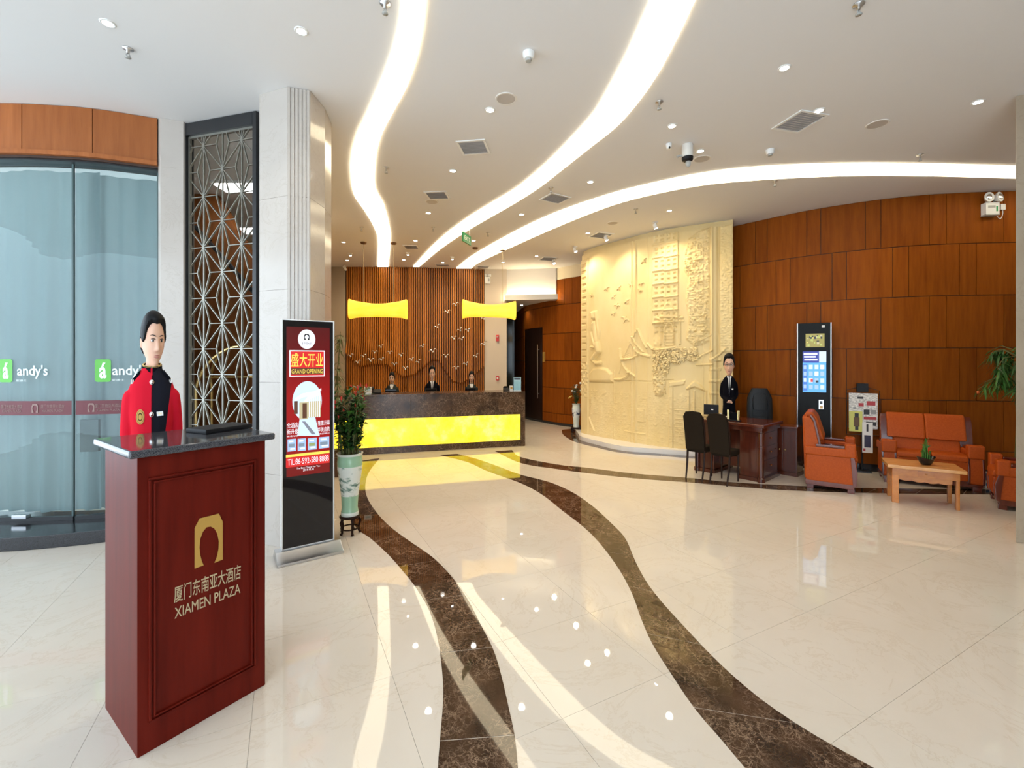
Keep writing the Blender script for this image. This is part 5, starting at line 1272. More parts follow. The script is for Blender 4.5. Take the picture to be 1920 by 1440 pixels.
# sprinklers
spm = MB().lathe([(.001,0),(.034,0),(.034,-.006),(.010,-.010),(.010,-.035),(.001,-.035)],16).mesh('escutcheon', True); spm.materials.append(M['steel'])
spd = MB().tube([(0,0,-.035),(.012,0,-.05),(0,0,-.066)],.004,5).tube([(0,0,-.035),(-.012,0,-.05),(0,0,-.066)],.004,5).lathe([(.001,-.066),(.020,-.066),(.020,-.070),(.001,-.070)],12).mesh('sprinkler_head', True); spd.materials.append(M['grey'])
for px, py, where in ((240,91,'above the glass entrance'),(722,6,'at the top edge beside the S-shaped strip'),(1236,191,'right of the widest strip, above the security camera'),(1610,8,'at the top right edge of the ceiling'),(1725,290,'just above the long curved strip near the pillar'),(724,314,'just right of the S-shaped strip bend'),(1033,352,'beside the vent between the curved strips'),(1453,339,'just below the long curved strip near the wood wall'),(1192,392,'below the long curved strip before the relief'),(678,426,'left of the S-shaped strip near the slats'),(812,426,'between the S-shaped and middle strips near the slats'),(915,436,'between the middle and right strips near the exit sign')):
    c = ceil_pt(px, py); t = thing('sprinkler', 'small metal sprinkler head '+where, 'sprinkler', c, random.random(), 'fire sprinklers of the lobby ceiling')
    for nm, me in (('escutcheon', spm), ('sprinkler_head', spd)): link(bpy.data.objects.new(nm, me), t)
# smoke detectors
for px, py, lab in ((991,99,'round white smoke detector in mid ceiling between two light strips'), (1444,281,'round white smoke detector above the long curved light strip')):
    c = ceil_pt(px, py); t = thing('smoke_detector', lab, 'smoke detector', c, 0, 'smoke detectors')
    MB().lathe([(.001,0),(.045,0),(.045,-.02),(.036,-.05),(.001,-.05)],20).build('base', M['white'], t, smooth=True); MB().lathe([(.001,-.05),(.026,-.05),(.022,-.066),(.001,-.066)],16).build('sensor', M['grey'], t, smooth=True)
# flush speakers
for px, py, where in ((949,185,'left of the widest strip'),(1645,233,'right of the largest square vent'),(1316,298,'behind the security camera'),(810,378,'beside the second vent left of the widest strip'),(1149,418,'in front of the stone relief')):
    c = ceil_pt(px, py); t = thing('ceiling_speaker', 'flat round ceiling speaker '+where, 'speaker', c, 0, 'flush ceiling speakers')
    MB().lathe([(.082,0),(.082,-.006),(.094,-.006),(.098,0)],26).build('rim', M['offwhite'], t, smooth=True); MB().lathe([(.001,-.004),(.082,-.004),(.082,0),(.001,0)],24).build('grille', mat('speaker_grille',(0.52,0.47,0.42),.7), t)
# air vents
vg = mat('vent_grey',(0.50,0.49,0.50),.5)
for px, py, w, l, a, where in ((888,276,.27,.27,-.15,'nearest one between the S-shaped and widest strips'),(1499,228,.28,.30,.25,'largest one, right of the security camera'),(820,366,.26,.24,-.1,'second nearest between the S-shaped and widest strips'),(1041,372,.30,.26,.55,'between the two curved right-hand strips'),(771,463,.24,.24,0,'small one close to the middle strip end'),(1127,441,.30,.30,.4,'in front of the stone relief, nearer one'),(1027,485,.30,.30,.3,'in front of the corridor cove'),(830,497,.30,.16,0,'narrow one at the slatted wall between strip ends'),(906,500,.26,.16,.1,'narrow one above the beige pier')):
    c = ceil_pt(px, py); t = thing('air_vent', 'grey louvred ceiling vent, '+where, 'air vent', c, a, 'louvred air vents of the lobby ceiling')
    MB().box(-w/2,w/2,-l/2,l/2,-.004,0).build('backing', vg, t)
    for b in ((-w/2-.025,w/2+.025,-l/2-.025,-l/2),(-w/2-.025,w/2+.025,l/2,l/2+.025),(-w/2-.025,-w/2,-l/2,l/2),(w/2,w/2+.025,-l/2,l/2)): MB().box(*b,-.010,0).build('frame', M['white'], t)
    for k in range(9):
        y = -l/2+l*(k+.5)/9; MB().prism_x([(y-.010,-.012),(y-.006,-.012),(y+.008,-.004),(y+.004,-.004)],-w/2,w/2).build('louvre', mat('louvre_white',(0.66,0.65,0.66),.5), t)
# security camera under the ceiling
c = ceil_pt(1289, 272); t = thing('security_camera', 'grey cylindrical dome security camera hanging from the ceiling', 'security camera', c, 0)
kk = c.y/F
MB().lathe([(.001,0),(.055,0),(.060,-.02),(.060,-.125),(.052,-.135),(.001,-.135)],22).build('housing', M['offwhite'], t, smooth=True)
MB().lathe([(.001,-.134),(.060,-.134),(.056,-.165),(.036,-.178),(.001,-.178)],22).build('collar', M['blackmatt'], t, smooth=True)
MB().ell((.008,0,-.20),(.030,.030,.042),14,10).build('dome', M['grey'], t, smooth=True)
MB().tube([(-.05,0,-.12),(-.09,0,-.115),(-.115,0,-.13)],[.012,.012,.016],8).build('bracket_arm', M['grey'], t, smooth=True)
c = ceil_pt(1254, 270); t = thing('dome_detector', 'small white detector with dark lens beside the security camera', 'detector', c, 0)
MB().lathe([(.001,0),(.032,0),(.032,-.02),(.022,-.055),(.001,-.055)],16).build('base', M['white'], t, smooth=True); MB().ell((0,-.018,-.045),(.012,.01,.016),10,6).build('lens', M['blackgloss'], t, smooth=True)
# hanging exit sign
c = ceil_pt(875, 424); t = thing('exit_sign', 'small green exit sign hanging edge-on from the ceiling strip', 'sign', c, 1.25)
MB().box(-.17,.17,-.012,.012,-.30,-.14).build('sign_plate', mat('exit_green',(0.02,0.22,0.07),.4), t, bevel=.004)
text('sign_lettering', 'EXIT', M['white'], t, .22, .07, face_frame((0,-.0125,-.22),(1,0,0),(0,-1,0)))
for x in (-.13,.13): MB().tube([(x,0,-.14),(x,0,-.022)],.004,6).build('hanger', M['steel'], t)
# alarm items on the beige pier
pier_y = 11.25
def pier_item(name, lab, cat, px, py, w, h, d, mtl, extra=None):
    c = at_y(px, py, pier_y); t = thing(name, lab, cat, (c.x,c.y,c.z), 0)
    MB().box(-w/2,w/2,-d,0,-h/2,h/2).build('case', mtl, t, bevel=.006)
    if extra: extra(t)
pier_item('emergency_light', 'white emergency light at the top of the beige pier', 'emergency light', 914.5, 526, .13, .17, .07, M['white'], lambda t: (MB().lathe([(.001,0),(.04,0),(.04,.06),(.001,.06)],12,(-.04,-.035,.09)).build('lamp_head', M['white'], t), MB().lathe([(.001,0),(.04,0),(.04,.06),(.001,.06)],12,(.05,-.035,.09)).build('lamp_head', M['white'], t), MB().box(.02,.05,-.072,-.07,-.04,.04).build('label', M['grey'], t)))
firered = mat('alarm_red',(0.55,0.02,0.015),.4)
pier_item('alarm_sounder', 'red fire alarm sounder on the beige pier', 'alarm', 933, 634, .075, .16, .05, firered, lambda t: MB().lathe([(.001,0),(.02,0),(.02,.02),(.001,.02)],10,(0,-.06,.02)).build('strobe', M['white'], t))
pier_item('alarm_button', 'small red square fire alarm button low on the beige pier', 'alarm', 933, 709, .075, .11, .04, firered, lambda t: MB().box(-.02,.02,-.042,-.04,-.025,.025).build('push_plate', M['white'], t))
c = at_y(644, 456+212, 10.97)
# camera bracket at the top left of the slats
c = ceil_pt(654, 499); t = thing('security_camera', 'small white bullet camera at the top left of the slatted wall', 'security camera', (c.x,c.y-.25,CEIL), 0)
MB().tube([(0,0,0),(0,0,-.08)],.012,8).build('bracket_arm', M['white'], t); h_ = MB().lathe([(.001,-.07),(.03,-.07),(.034,.06),(.001,.06)],12); h_.xf(Matrix.Translation((0,0,-.10)) @ Matrix.Rotation(1.2,4,'X')); h_.build('housing', M['white'], t, smooth=True)

# ================================================================== PLANTS
def leaf_blade(mb, base, direction, length, width, droop=.3, n=4):
    d = Vector(direction).normalized(); side = d.cross(Vector((0,0,1)))
    if side.length < .05: side = Vector((1,0,0))
    side.normalize(); up = side.cross(d).normalized(); b = len(mb.v); base = Vector(base)
    for i in range(n+1):
        u = i/n; c = base + d*length*u + Vector((0,0,-1))*droop*length*u*u; w = width*math.sin(math.pi*(.08+.92*u)**.8) if i < n else 0
        mb.v += [tuple(c-side*w/2+up*w*.12), tuple(c), tuple(c+side*w/2+up*w*.12)]
    for i in range(n):
        a = b+i*3; mb.f += [(a,a+1,a+4,a+3),(a+1,a+2,a+5,a+4)]
def lathe_part(name, prof, mtl, parent, n=32): return MB().lathe(prof, n).build(name, mtl, parent, smooth=True)

# ---- tall celadon vase with red-flowering plant beside the poster stand
V0 = floor_pt(656, 1000)
vs = thing('vase_stand', 'low round dark wooden stand under the celadon vase', 'stand', (V0.x,V0.y,0)); VH = .175
lathe_part('seat_disc', [(.001,VH-.022),(.088,VH-.022),(.094,VH-.010),(.088,VH),(.001,VH)], M['chairwood'], vs)
for k in range(5):
    a = 2*math.pi*k/5+.3; MB().tube([(r*math.cos(a),r*math.sin(a),z) for r,z in ((.070,VH-.02),(.092,.12),(.078,.06),(.080,.025),(.094,.008))],[.013,.012,.010,.010,.013],8).build('leg', M['chairwood'], vs, smooth=True)
MB().rings([[((.078+.007*math.cos(b))*math.cos(a),(.078+.007*math.cos(b))*math.sin(a),.055+.007*math.sin(b)) for b in [2*math.pi*j/6 for j in range(6)]] for a in [2*math.pi*k/24 for k in range(24)]], closed=True).build('ring_stretcher', M['chairwood'], vs, smooth=True)
vz = VH; vt = .575
cel = mat('celadon',(0.34,0.56,0.38),.10); m = mat('landscape_glaze',(0.78,0.82,0.76),.10)
n1 = N(m,'ShaderNodeTexNoise',Scale=9.0,Detail=5,Roughness=.65); L(m, coords(m,(1,1,2.2)), n1.inputs[0])
sx_ = N(m,'ShaderNodeSeparateXYZ'); L(m, coords(m), sx_.inputs[0])
r_ = ramp(m, n1.outputs[0], [(.52,(0.78,0.82,0.76)),(.60,(0.22,0.34,0.28)),(.70,(0.05,0.10,0.09))]); L(m, r_.outputs[0], BS(m).inputs['Base Color'])
VT = thing('floor_vase', 'tall celadon vase with painted landscape band on the dark stand', 'vase', (V0.x,V0.y,vz))
def vr(z):
    return float(np.interp(z/vt,[0,.04,.12,.30,.55,.75,.86,.92,.97,1.0],[.078,.080,.070,.076,.094,.110,.113,.108,.112,.120]))
def vprof(a, b, n=10, inner=False): return [(vr(a+(b-a)*i/n), a+(b-a)*i/n) for i in range(n+1)]
lathe_part('foot_rim', [(.001,0)]+vprof(0,.035,3)+[(.001,.036)], MATS['landscape_glaze'] if False else mat('white_glaze',(0.74,0.80,0.74),.10), VT)
lathe_part('lower_body', [(.001,.034)]+vprof(.035,.185,8)+[(.001,.186)], cel, VT)
lathe_part('painted_body', [(.001,.185)]+vprof(.185,.46,12)+[(.001,.461)], MATS['landscape_glaze'], VT)
lathe_part('shoulder', [(.001,.46)]+vprof(.46,.555,6)+[(.001,.556)], cel, VT)
lathe_part('mouth_rim', [(.10,.54)]+vprof(.555,vt,3)+[(.104,vt+.002),(.098,.54)], MATS['white_glaze'], VT)
FP = thing('flowering_plant', 'bushy green plant with small red flowers growing in the celadon vase', 'plant', (V0.x,V0.y,vz+vt-.03))
lathe_part('soil', [(.001,0),(.098,0),(.098,.012),(.001,.014)], M['soil'], FP)
rs_ = random.Random(5)
for k in range(30):
    a = rs_.uniform(0,6.28); r0 = rs_.uniform(.01,.08); h_ = rs_.uniform(.36,.66); sp_ = rs_.uniform(.03,.17)
    p0 = Vector((r0*math.cos(a), r0*math.sin(a), 0)); p1 = Vector((p0.x+sp_*.4*math.cos(a), p0.y+sp_*.4*math.sin(a), h_*.55)); p2 = Vector((p0.x+sp_*math.cos(a), p0.y+sp_*math.sin(a), h_))
    MB().tube(catmull([p0,p1,p2],3),[.006,.006,.005,.005,.004,.003,.002],5).build('stem', M['stem'], FP, smooth=True)
    mb = MB()
    for q in range(34):
        u = .12+.88*rs_.random(); c = p0.lerp(p1,u/.55) if u < .55 else p1.lerp(p2,(u-.55)/.45); b = rs_.uniform(0,6.28)
        leaf_blade(mb, c, (math.cos(b),math.sin(b),rs_.uniform(.1,1.3)), rs_.uniform(.07,.13), rs_.uniform(.020,.036), .35)
    mb.v = [(max(v[0],-.20),v[1],v[2]) for v in mb.v]
    mb.build('foliage', rs_.choice([M['leaf'],M['leaf'],M['leafdk'],M['leaf2']]) if k % 5 else M['leafdk'], FP, smooth=True, fix=False)
    if k % 2 == 0:
        MB().ell((p2.x,p2.y,p2.z-.0),(.010,.010,.026),8,6).build('flower', M['redflower'], FP, smooth=True)
        c = p1.lerp(p2,.6); MB().ell((c.x+.012,c.y-.012,c.z),(.008,.008,.02),8,6).build('flower', M['redflower'], FP, smooth=True)
# ---- slim climbing plant against the stone beyond the poster stand
c = at_y(634, 690, 6.2); sg = thing('slender_plant', 'slender tall plant with drooping pale leaves behind the poster stand', 'plant', (c.x,c.y,0))
lathe_part('pot', [(.001,0),(.09,0),(.12,.26),(.13,.28),(.11,.28),(.10,.24),(.001,.24)], mat('pot_brown',(0.10,0.05,0.03),.4), sg)
pts = catmull([(0,0,.24),(.02,0,.8),(-.015,0,1.3),(.015,0,1.75),(.03,0,2.02)],5); MB().tube(pts,[.012*(1-.7*i/(len(pts)-1)) for i in range(len(pts))],6).build('stem', M['stem'], sg, smooth=True)
mb = MB()
for k in range(90):
    u = .35+.65*rs_.random(); p = pts[min(len(pts)-1,int(u*(len(pts)-1)))]; b = rs_.uniform(0,6.28); leaf_blade(mb, p, (math.cos(b),math.sin(b),rs_.uniform(-.6,.7)), rs_.uniform(.07,.14), rs_.uniform(.018,.035), .8)
mb.build('foliage', noisy('leaf_olive',(0.10,0.12,0.04,1),(0.22,0.22,0.09,1),20,rough=.5), sg, smooth=True, fix=False)

# ---- blue-and-white vase beside the relief
B0 = floor_pt(1080.5, 811)
bs_ = thing('vase_stand', 'small square dark wooden stand under the blue-and-white vase', 'stand', (B0.x,B0.y,0))
MB().box(-.105,.105,-.105,.105,.10,.125).build('top', M['chairwood'], bs_, bevel=.005)
for sx in (-1,1):
    for sy in (-1,1): MB().box(sx*.09-.016,sx*.09+.016,sy*.09-.016,sy*.09+.016,0,.10).build('leg', M['chairwood'], bs_, bevel=.004)
MB().box(-.09,.09,-.09,.09,.03,.045).build('shelf', M['chairwood'], bs_)
bz = at_y(1080,757,B0.y).z-.125
m = mat('blue_white_glaze',(0.80,0.84,0.84),.12); n1 = N(m,'ShaderNodeTexNoise',Scale=11.0,Detail=4); L(m, coords(m,(1,1,1)), n1.inputs[0])
r_ = ramp(m, n1.outputs[0], [(.53,(0.80,0.85,0.85)),(.58,(0.12,0.16,0.24)),(.70,(0.02,0.03,0.06))]); L(m, r_.outputs[0], BS(m).inputs['Base Color'])
BV = thing('floor_vase', 'white vase with blue painted flowers at the relief wall corner', 'vase', (B0.x,B0.y,.125))
def br(u): return float(np.interp(u,[0,.03,.10,.30,.55,.78,.88,.94,1.0],[.070,.072,.062,.070,.088,.098,.086,.084,.098]))
def bprof(a,b,n=8): return [(br(a+(b-a)*i/n),(a+(b-a)*i/n)*bz) for i in range(n+1)]
wg = MATS['white_glaze']
lathe_part('lower_body', [(.001,0)]+bprof(0,.42)+[(.001,.42*bz)], wg, BV); lathe_part('painted_body', [(.001,.42*bz)]+bprof(.42,.80)+[(.001,.80*bz)], m, BV); lathe_part('neck', [(.001,.80*bz)]+bprof(.80,1.0)+[(.085,bz),(.07,.9*bz)], wg, BV)
BP = thing('orchid_arrangement', 'green orchid arrangement with pale flowers in the blue-and-white vase', 'plant', (B0.x,B0.y,.125+bz-.03))
for k in range(12):
    a = rs_.uniform(0,6.28); h_ = rs_.uniform(.22,.52); s_ = rs_.uniform(.05,.20); p2 = Vector((s_*math.cos(a),s_*math.sin(a)*.6,h_)); p1 = Vector((p2.x*.35,p2.y*.35,h_*.6))
    MB().tube(catmull([(0,0,0),p1,p2],3),.005,5).build('stem', M['stem'], BP, smooth=True)
    mb = MB()
    for q in range(13):
        u = rs_.uniform(.1,1); c = p1*(u/.6) if u < .6 else p1.lerp(p2,(u-.6)/.4); b = rs_.uniform(0,6.28); leaf_blade(mb, c, (math.cos(b),math.sin(b),rs_.uniform(.2,1.4)), rs_.uniform(.08,.16), .022, .4)
    mb.build('foliage', M['leafdk'] if k % 3 else M['leaf'], BP, smooth=True, fix=False)
    if k % 2 == 0: MB().ell(tuple(p2),(.030,.022,.026),8,6).build('flower', M['whiteflower'], BP, smooth=True)
for q in range(3): MB().ell((-.17+.03*q,.0,.16+.02*q),(.02,.02,.016),8,6).build('flower', mat('yellow_flower',(0.7,0.55,0.15),.6), BP, smooth=True)

# ---- tall leafy plant behind the right pillar
c = at_y(1898, 690, 5.30); pt = thing('potted_tree', 'tall leafy indoor tree partly hidden by the right stone pillar', 'plant', (c.x+.05,c.y,0))
lathe_part('pot', [(.001,0),(.13,0),(.17,.34),(.18,.36),(.16,.36),(.15,.32),(.001,.32)], wg, pt)
MB().tube([(0,0,.32),(.02,0,.9),(0,.02,1.6)],[.02,.018,.012],8).build('trunk', M['stem'], pt, smooth=True)
for k in range(34):
    a = rs_.uniform(0,6.28); el_ = rs_.uniform(-.3,.9); l_ = rs_.uniform(.18,.40); base = Vector((0,0,1.25+.55*rs_.random())); d = Vector((math.cos(a),math.sin(a),el_)).normalized()
    tip = base+d*l_; tip.z -= .10
    br_ = MB().tube([base, base+d*l_*.6, tip],[.006,.005,.003],5).build('branch', M['stem'], pt, smooth=True)
    mb = MB()
    for q in range(20):
        u = rs_.uniform(.3,1); p = base.lerp(tip,u); b = rs_.uniform(0,6.28); leaf_blade(mb, p, (math.cos(b)*.6,math.sin(b)*.6,-.8+rs_.uniform(-.3,.6)), rs_.uniform(.10,.19), rs_.uniform(.014,.024), .3)
    mb.build('foliage', M['leaf'] if k % 3 else M['leaf2'], pt, smooth=True, fix=False)
    if k % 6 == 0: MB().ell(tuple(tip+Vector((0,0,-.04))),(.014,.014,.02),8,6).build('flower', mat('orange_bud',(0.55,0.12,0.03),.5), pt, smooth=True)
# ================================================================== PEOPLE  (built facing -y, feet at z = 0)
def gs_(a, s): return math.exp(-(a/s)**2)
def smooth01(t): t = max(0.0, min(1.0, t)); return t*t*(3-2*t)
def head_pt(dx, dy, dz, hw, hd, hh):
    low = smooth01(-dz*1.25-.18)
    x = hw*dx*(1-.26*low)*(1.0-.04*smooth01(dz))
    y = hd*dy*(1-.35*low if dy > 0 else 1.0-.05*low)
    if dy < 0: y = -hd*(abs(dy)**.82)*.94*(1-.05*low)
    z = hh*dz
    if dy < 0.1:
        xn, zn = x/hw, dz; k = hd/.093; f = 0.0
        if zn < .10:
            t = (.10-zn)/.46
            if t < 1: f += (.003+.021*t**1.3)*gs_(xn, .13+.09*t)
            else: f += .024*gs_(xn,.24)*max(0,1-(t-1)/.12)
        f -= .0075*(gs_(xn-.42,.22)+gs_(xn+.42,.22))*gs_(zn-.0,.10)
        f += .004*(gs_(xn-.42,.30)+gs_(xn+.42,.30))*gs_(zn-.16,.07)
        f += .0055*gs_(xn,.30)*gs_(zn+.565,.055) + .0045*gs_(xn,.26)*gs_(zn+.64,.045) - .003*gs_(xn,.3)*gs_(zn+.74,.05)
        f += .007*gs_(xn,.34)*gs_(zn+.86,.12)
        f += .003*(gs_(xn-.6,.2)+gs_(xn+.6,.2))*gs_(zn+.15,.18)
        y -= f*k
    return x, y, z
def head_grid(hw, hd, hh, n=48, m=40, fn=None):
    rs = []
    for j in range(1, m):
        a = math.pi*j/m; dz = -math.cos(a); r = math.sin(a); ring = []
        for k in range(n):
            b = 2*math.pi*k/n; dx, dy = r*math.cos(b), r*math.sin(b); p = head_pt(dx,dy,dz,hw,hd,hh)
            ring.append(fn(p,dx,dy,dz) if fn else p)
        rs.append(ring)
    return rs
def ellring(c, rx, ry, n=20, e=.8):
    return [(c[0]+rx*math.copysign(abs(math.cos(a))**e,math.cos(a)), c[1]+ry*math.copysign(abs(math.sin(a))**e,math.sin(a)), c[2]) for a in [2*math.pi*k/n for k in range(n)]]
def fuse(mb, voxel, name, smooth_it=4):
    me = mb.mesh(name); bm = bmesh.new(); bm.from_mesh(me); bmesh.ops.recalc_face_normals(bm, faces=bm.faces); bm.to_mesh(me); bm.free()
    o = bpy.data.objects.new(name, me); COL.objects.link(o)
    md = o.modifiers.new('r','REMESH'); md.mode = 'VOXEL'; md.voxel_size = voxel; md.use_smooth_shade = True
    if smooth_it: s = o.modifiers.new('s','SMOOTH'); s.factor = .5; s.iterations = smooth_it
    dg = bpy.context.evaluated_depsgraph_get(); out = bpy.data.meshes.new_from_object(o.evaluated_get(dg)); out.name = name
    COL.objects.unlink(o); bpy.data.objects.remove(o); bpy.data.meshes.remove(me)
    return out
def add_hand(mb, wrist, d, side, s):
    """palm, four unequal bent fingers and a thumb from the palm's side; d = pointing direction, side = thumb side"""
    d = Vector(d).normalized(); side = Vector(side); side = (side-d*side.dot(d)).normalized(); nrm = d.cross(side); w = Vector(wrist)
    def P(a, b, c): return w + d*a*s + side*b*s + nrm*c*s
    mb.rings([[P(a, b*hw_, c*.012) for b, c in ((-1,-.6),(0,-1),(1,-.6),(1,.6),(0,1),(-1,.6))] for a, hw_ in ((-.015,.026),(.02,.034),(.06,.040),(.088,.038))])
    for b, l in ((.028,.070),(.010,.080),(-.009,.075),(-.027,.058)):
        mb.tube([P(.075,b,0), P(.085+l*.38,b,.004), P(.085+l*.70,b*.95,.016), P(.085+l*.92,b*.9,.034)], [.0088*s,.0086*s,.0078*s,.006*s], 7)
    mb.tube([P(.020,.030,0), P(.045,.052,.006), P(.068,.058,.014), P(.088,.054,.022)], [.011*s,.0105*s,.0092*s,.007*s], 7)
def person(label, loc, rz, S, sw, chin, crown, hw, hd, voxel, yaw=0.0, arms='side', female=False, hair='short', outfit='suit', group=None, hair_mat=None):
    """S shoulder height, sw half shoulder width, chin / crown heights, hw / hd half head width / depth"""
    z = lambda v: v/1.43*S                       # body heights follow the shoulders
    kx = sw/.225; hh = (crown-chin)/2; hc = (crown+chin)/2
    R = Matrix.Rotation(yaw, 4, 'Z')
    def HP(p): v = R @ Vector((p[0],p[1]-.012,0)); return (v.x, v.y, hc+p[2])
    tor = [(.80,.165,.115,0),(.90,.172,.118,0),(1.02,.150,.105,0),(1.16,.165,.112,-.004),(1.26,.184,.118,-.006),(1.33,.194,.112,0),(1.375,.188,.100,.004),(1.405,.168,.088,.007),(1.43,.132,.078,.009),(1.45,.098,.070,.010),(1.47,.074,.063,.012),(1.495,.061,.057,.012)]
    if female: tor = [(a,b*(.93 if a > 1.1 else 1.0)*(.88 if .98 < a < 1.1 else 1),c,d) for a,b,c,d in tor]
    sh = .192; arm = {}
    for sx in (-1, 1):
        if arms == 'clasp': arm[sx] = [(sx*sh*kx,.0,z(1.345)),(sx*.222*kx,.03,z(1.14)),(sx*.05*kx,-.135,z(1.05))]
        elif arms == 'desk': arm[sx] = [(sx*sh*kx,.0,z(1.345)),(sx*.225*kx,-.01,z(1.13)),(sx*.13*kx,-.20,z(1.06))]
        else: arm[sx] = [(sx*sh*kx,.0,z(1.345)),(sx*.228*kx,.02,z(1.12)),(sx*.215*kx,-.05,z(.88))]
    def limbs(mb, inf):
        mb.rings([ellring((0,dy*kx,z(a)), b*kx+inf, c*kx+inf) for a,b,c,dy in tor])
        for sx in (-1, 1):
            A = arm[sx]; pts = catmull([Vector(A[0])+Vector((-sx*.03*kx,0,.0)), Vector(A[0]).lerp(Vector(A[1]),.15), A[1], A[2]], 4)
            r = [.056,.058,.058,.056,.054,.052,.050,.048,.046,.044,.041,.038,.034][:len(pts)]
            mb.tube(pts, [q*kx*(.9 if female else 1)+inf for q in r], 12)
    body = MB(); limbs(body, 0)
    body.rings(head_grid(hw, hd, hh, 72, 64, lambda p,*_: HP(p)))
    body.tube([(0,.014*kx,z(1.42)),(0,.008*kx,chin+hh*.55)], [.062*kx,.056*kx], 14)
    for sx in (-1,1):                            # ears
        e0 = len(body.v); body.ell((0,0,0),(.35*hw*.4,.022*hd/.093,.27*hh),10,8); body.xf(Matrix.Rotation(sx*.35,4,'Z'), e0)
        body.v[e0:] = [HP((v[0]+sx*hw*.96, v[1]+.022, v[2]-.02*hh)) for v in body.v[e0:]]
        lg = [(sx*.085*kx,0,z(.86)),(sx*.095*kx,-.005,z(.66)),(sx*.092*kx,0,z(.46)),(sx*.09*kx,.012,z(.26)),(sx*.088*kx,.015,z(.08))]
        body.tube(lg, [.085*kx,.075*kx,.056*kx,.050*kx,.038*kx], 14)
        body.ell((sx*.09*kx,-.045,z(.035)),(.038*kx,.105*kx,z(.034)),12,8)
        A2 = Vector(arm[sx][2]); dr = (A2-Vector(arm[sx][1])).normalized()
        if arms == 'clasp': dr = Vector((-sx*.8,-.35,-.25))
        add_hand(body, A2, dr, (-sx*.4,-1,0) if arms == 'side' else (0,-.3,1), .95*kx*1.1)
    o = bpy.data.objects.new('person', fuse(body, voxel, 'person', 3)); o.data.materials.append(M['skin'])
    link(o); o.location = loc; o.rotation_euler = (0,0,rz); tag(o, label, 'person', group)
    bvh_head = BVHTree.FromPolygons([HP(p) for r in head_grid(hw,hd,hh) for p in r], [(j*48+i,j*48+(i+1)%48,(j+1)*48+(i+1)%48,(j+1)*48+i) for j in range(38) for i in range(48)])
    fwd = R @ Vector((0,-1,0))
    def face(xn, zn, off=0.0):                   # point on the face surface
        q = R @ Vector((xn*hw,0,0)); start = Vector((q.x,q.y,hc+zn*hh)) + fwd*.4
        h = bvh_head.ray_cast(start, -fwd)
        return (h[0] if h[0] else start-fwd*.32) + fwd*off
    for sx in (-1,1):
        c = face(sx*.42,-.005,-.0030); mb = MB(); mb.ell((0,0,0),(.185*hw,.007,.062*hh),14,8); mb.xf(Matrix.Translation(c) @ R); e = mb.build('eye', M['eyewhite'], o, smooth=True)
        mb = MB(); mb.ell((0,0,0),(.088*hw,.0035,.056*hh),12,8); mb.xf(Matrix.Translation(c+fwd*.0052) @ R); mb.build('iris', M['iris'], e, smooth=True)
        MB().tube([face(sx*(.24+.36*t),.035+.035*math.sin(t*3.0),.0025) for t in (0,.25,.5,.75,1)], .0022*hw/.06, 5).build('eyelid', M['hair'], o, smooth=True)
        MB().tube([face(sx*(.17+.50*t),.145+.05*math.sin(t*2.4),.0015) for t in (0,.2,.4,.6,.8,1)], [.0026*hw/.06*q for q in (.8,1.3,1.4,1.2,.9,.4)], 6).build('eyebrow', M['hair'], o, smooth=True)
    for zn, th, wv in ((-.555,.024,.02),(-.610,.028,-.015)):
        mb = MB(); mb.tube([face(x,zn+wv*math.cos(x*7)*.6,.0005) for x in (-.30,-.18,-.07,0,.07,.18,.30)], [th*hh*q for q in (.2,.7,1,.9,1,.7,.2)], 8); mb.build('lip', M['lips'], o, smooth=True)
    # hair shell
    rnd = random.Random(label)
    def hairfn(p, dx, dy, dz):
        az = math.degrees(math.atan2(abs(dx), -dy)) if (abs(dx)+abs(dy)) > 1e-6 else 0
        line = float(np.interp(az, [0,28,45,58,70,84,96,112,130,180], [.60,.63,.56,.38,.02,-.10,.10,-.10,-.48,-.55] if hair == 'short' else [.58,.50,.40,.25,.0,-.25,-.25,-.35,-.55,-.6]))
        m_ = smooth01((dz-line)/.06+.3)
        vol = .011+.010*smooth01(dz)+(.016*gs_(dz-.72,.25)*smooth01(-dy*1.5+.2) if hair == 'short' else 0)+.0016*rnd.random()
        r = math.sqrt(dx*dx+dy*dy+dz*dz); k = hw/.07
        off = (vol*m_ - .012*(1-m_))*k
        return HP((p[0]+dx*off, p[1]+dy*off, p[2]+dz*off*1.15))
    MB().rings(head_grid(hw,hd,hh,88,72,hairfn)).build('hair', hair_mat or M['hair'], o, smooth=True)
    if hair == 'bun': c = HP((0,hd*1.05,.35*hh)); MB().ell(c,(.5*hw,.4*hd,.32*hh),14,10).build('hair_bun', M['hair'], o, smooth=True)
    if hair == 'long':
        rs = []
        for t in range(7):
            u = t/6; zz = hc+(.15-1.45*u)*hh; rs.append([(v[0],v[1],zz) for v in [(1.06*hw*math.cos(a), .35*hd+.75*hd*max(-.1,math.sin(a)), 0) for a in [2*math.pi*k/18 for k in range(18)]]])
        MB().rings(rs).build('hair_length', M['hair'], o, smooth=True)
    # trousers or skirt, shoes
    tr = MB()
    dark = {'suit':M['suit'],'ladysuit':M['greysuit'],'bellboy':M['suit']}[outfit]
    tr.rings([ellring((0,0,z(a)), b*kx+.012, c*kx+.012) for a,b,c in ((.76,.150,.105),(.86,.170,.115),(.98,.155,.107))])
    for sx in (-1,1): tr.tube([(sx*.085*kx,0,z(.86)),(sx*.095*kx,-.005,z(.62)),(sx*.092*kx,0,z(.40)),(sx*.09*kx,.010,z(.06))],[.098*kx,.088*kx,.074*kx,.070*kx],14)
    t_ = bpy.data.objects.new('trousers', fuse(tr, .009, 'trousers', 3)); t_.data.materials.append(dark); link(t_, o)
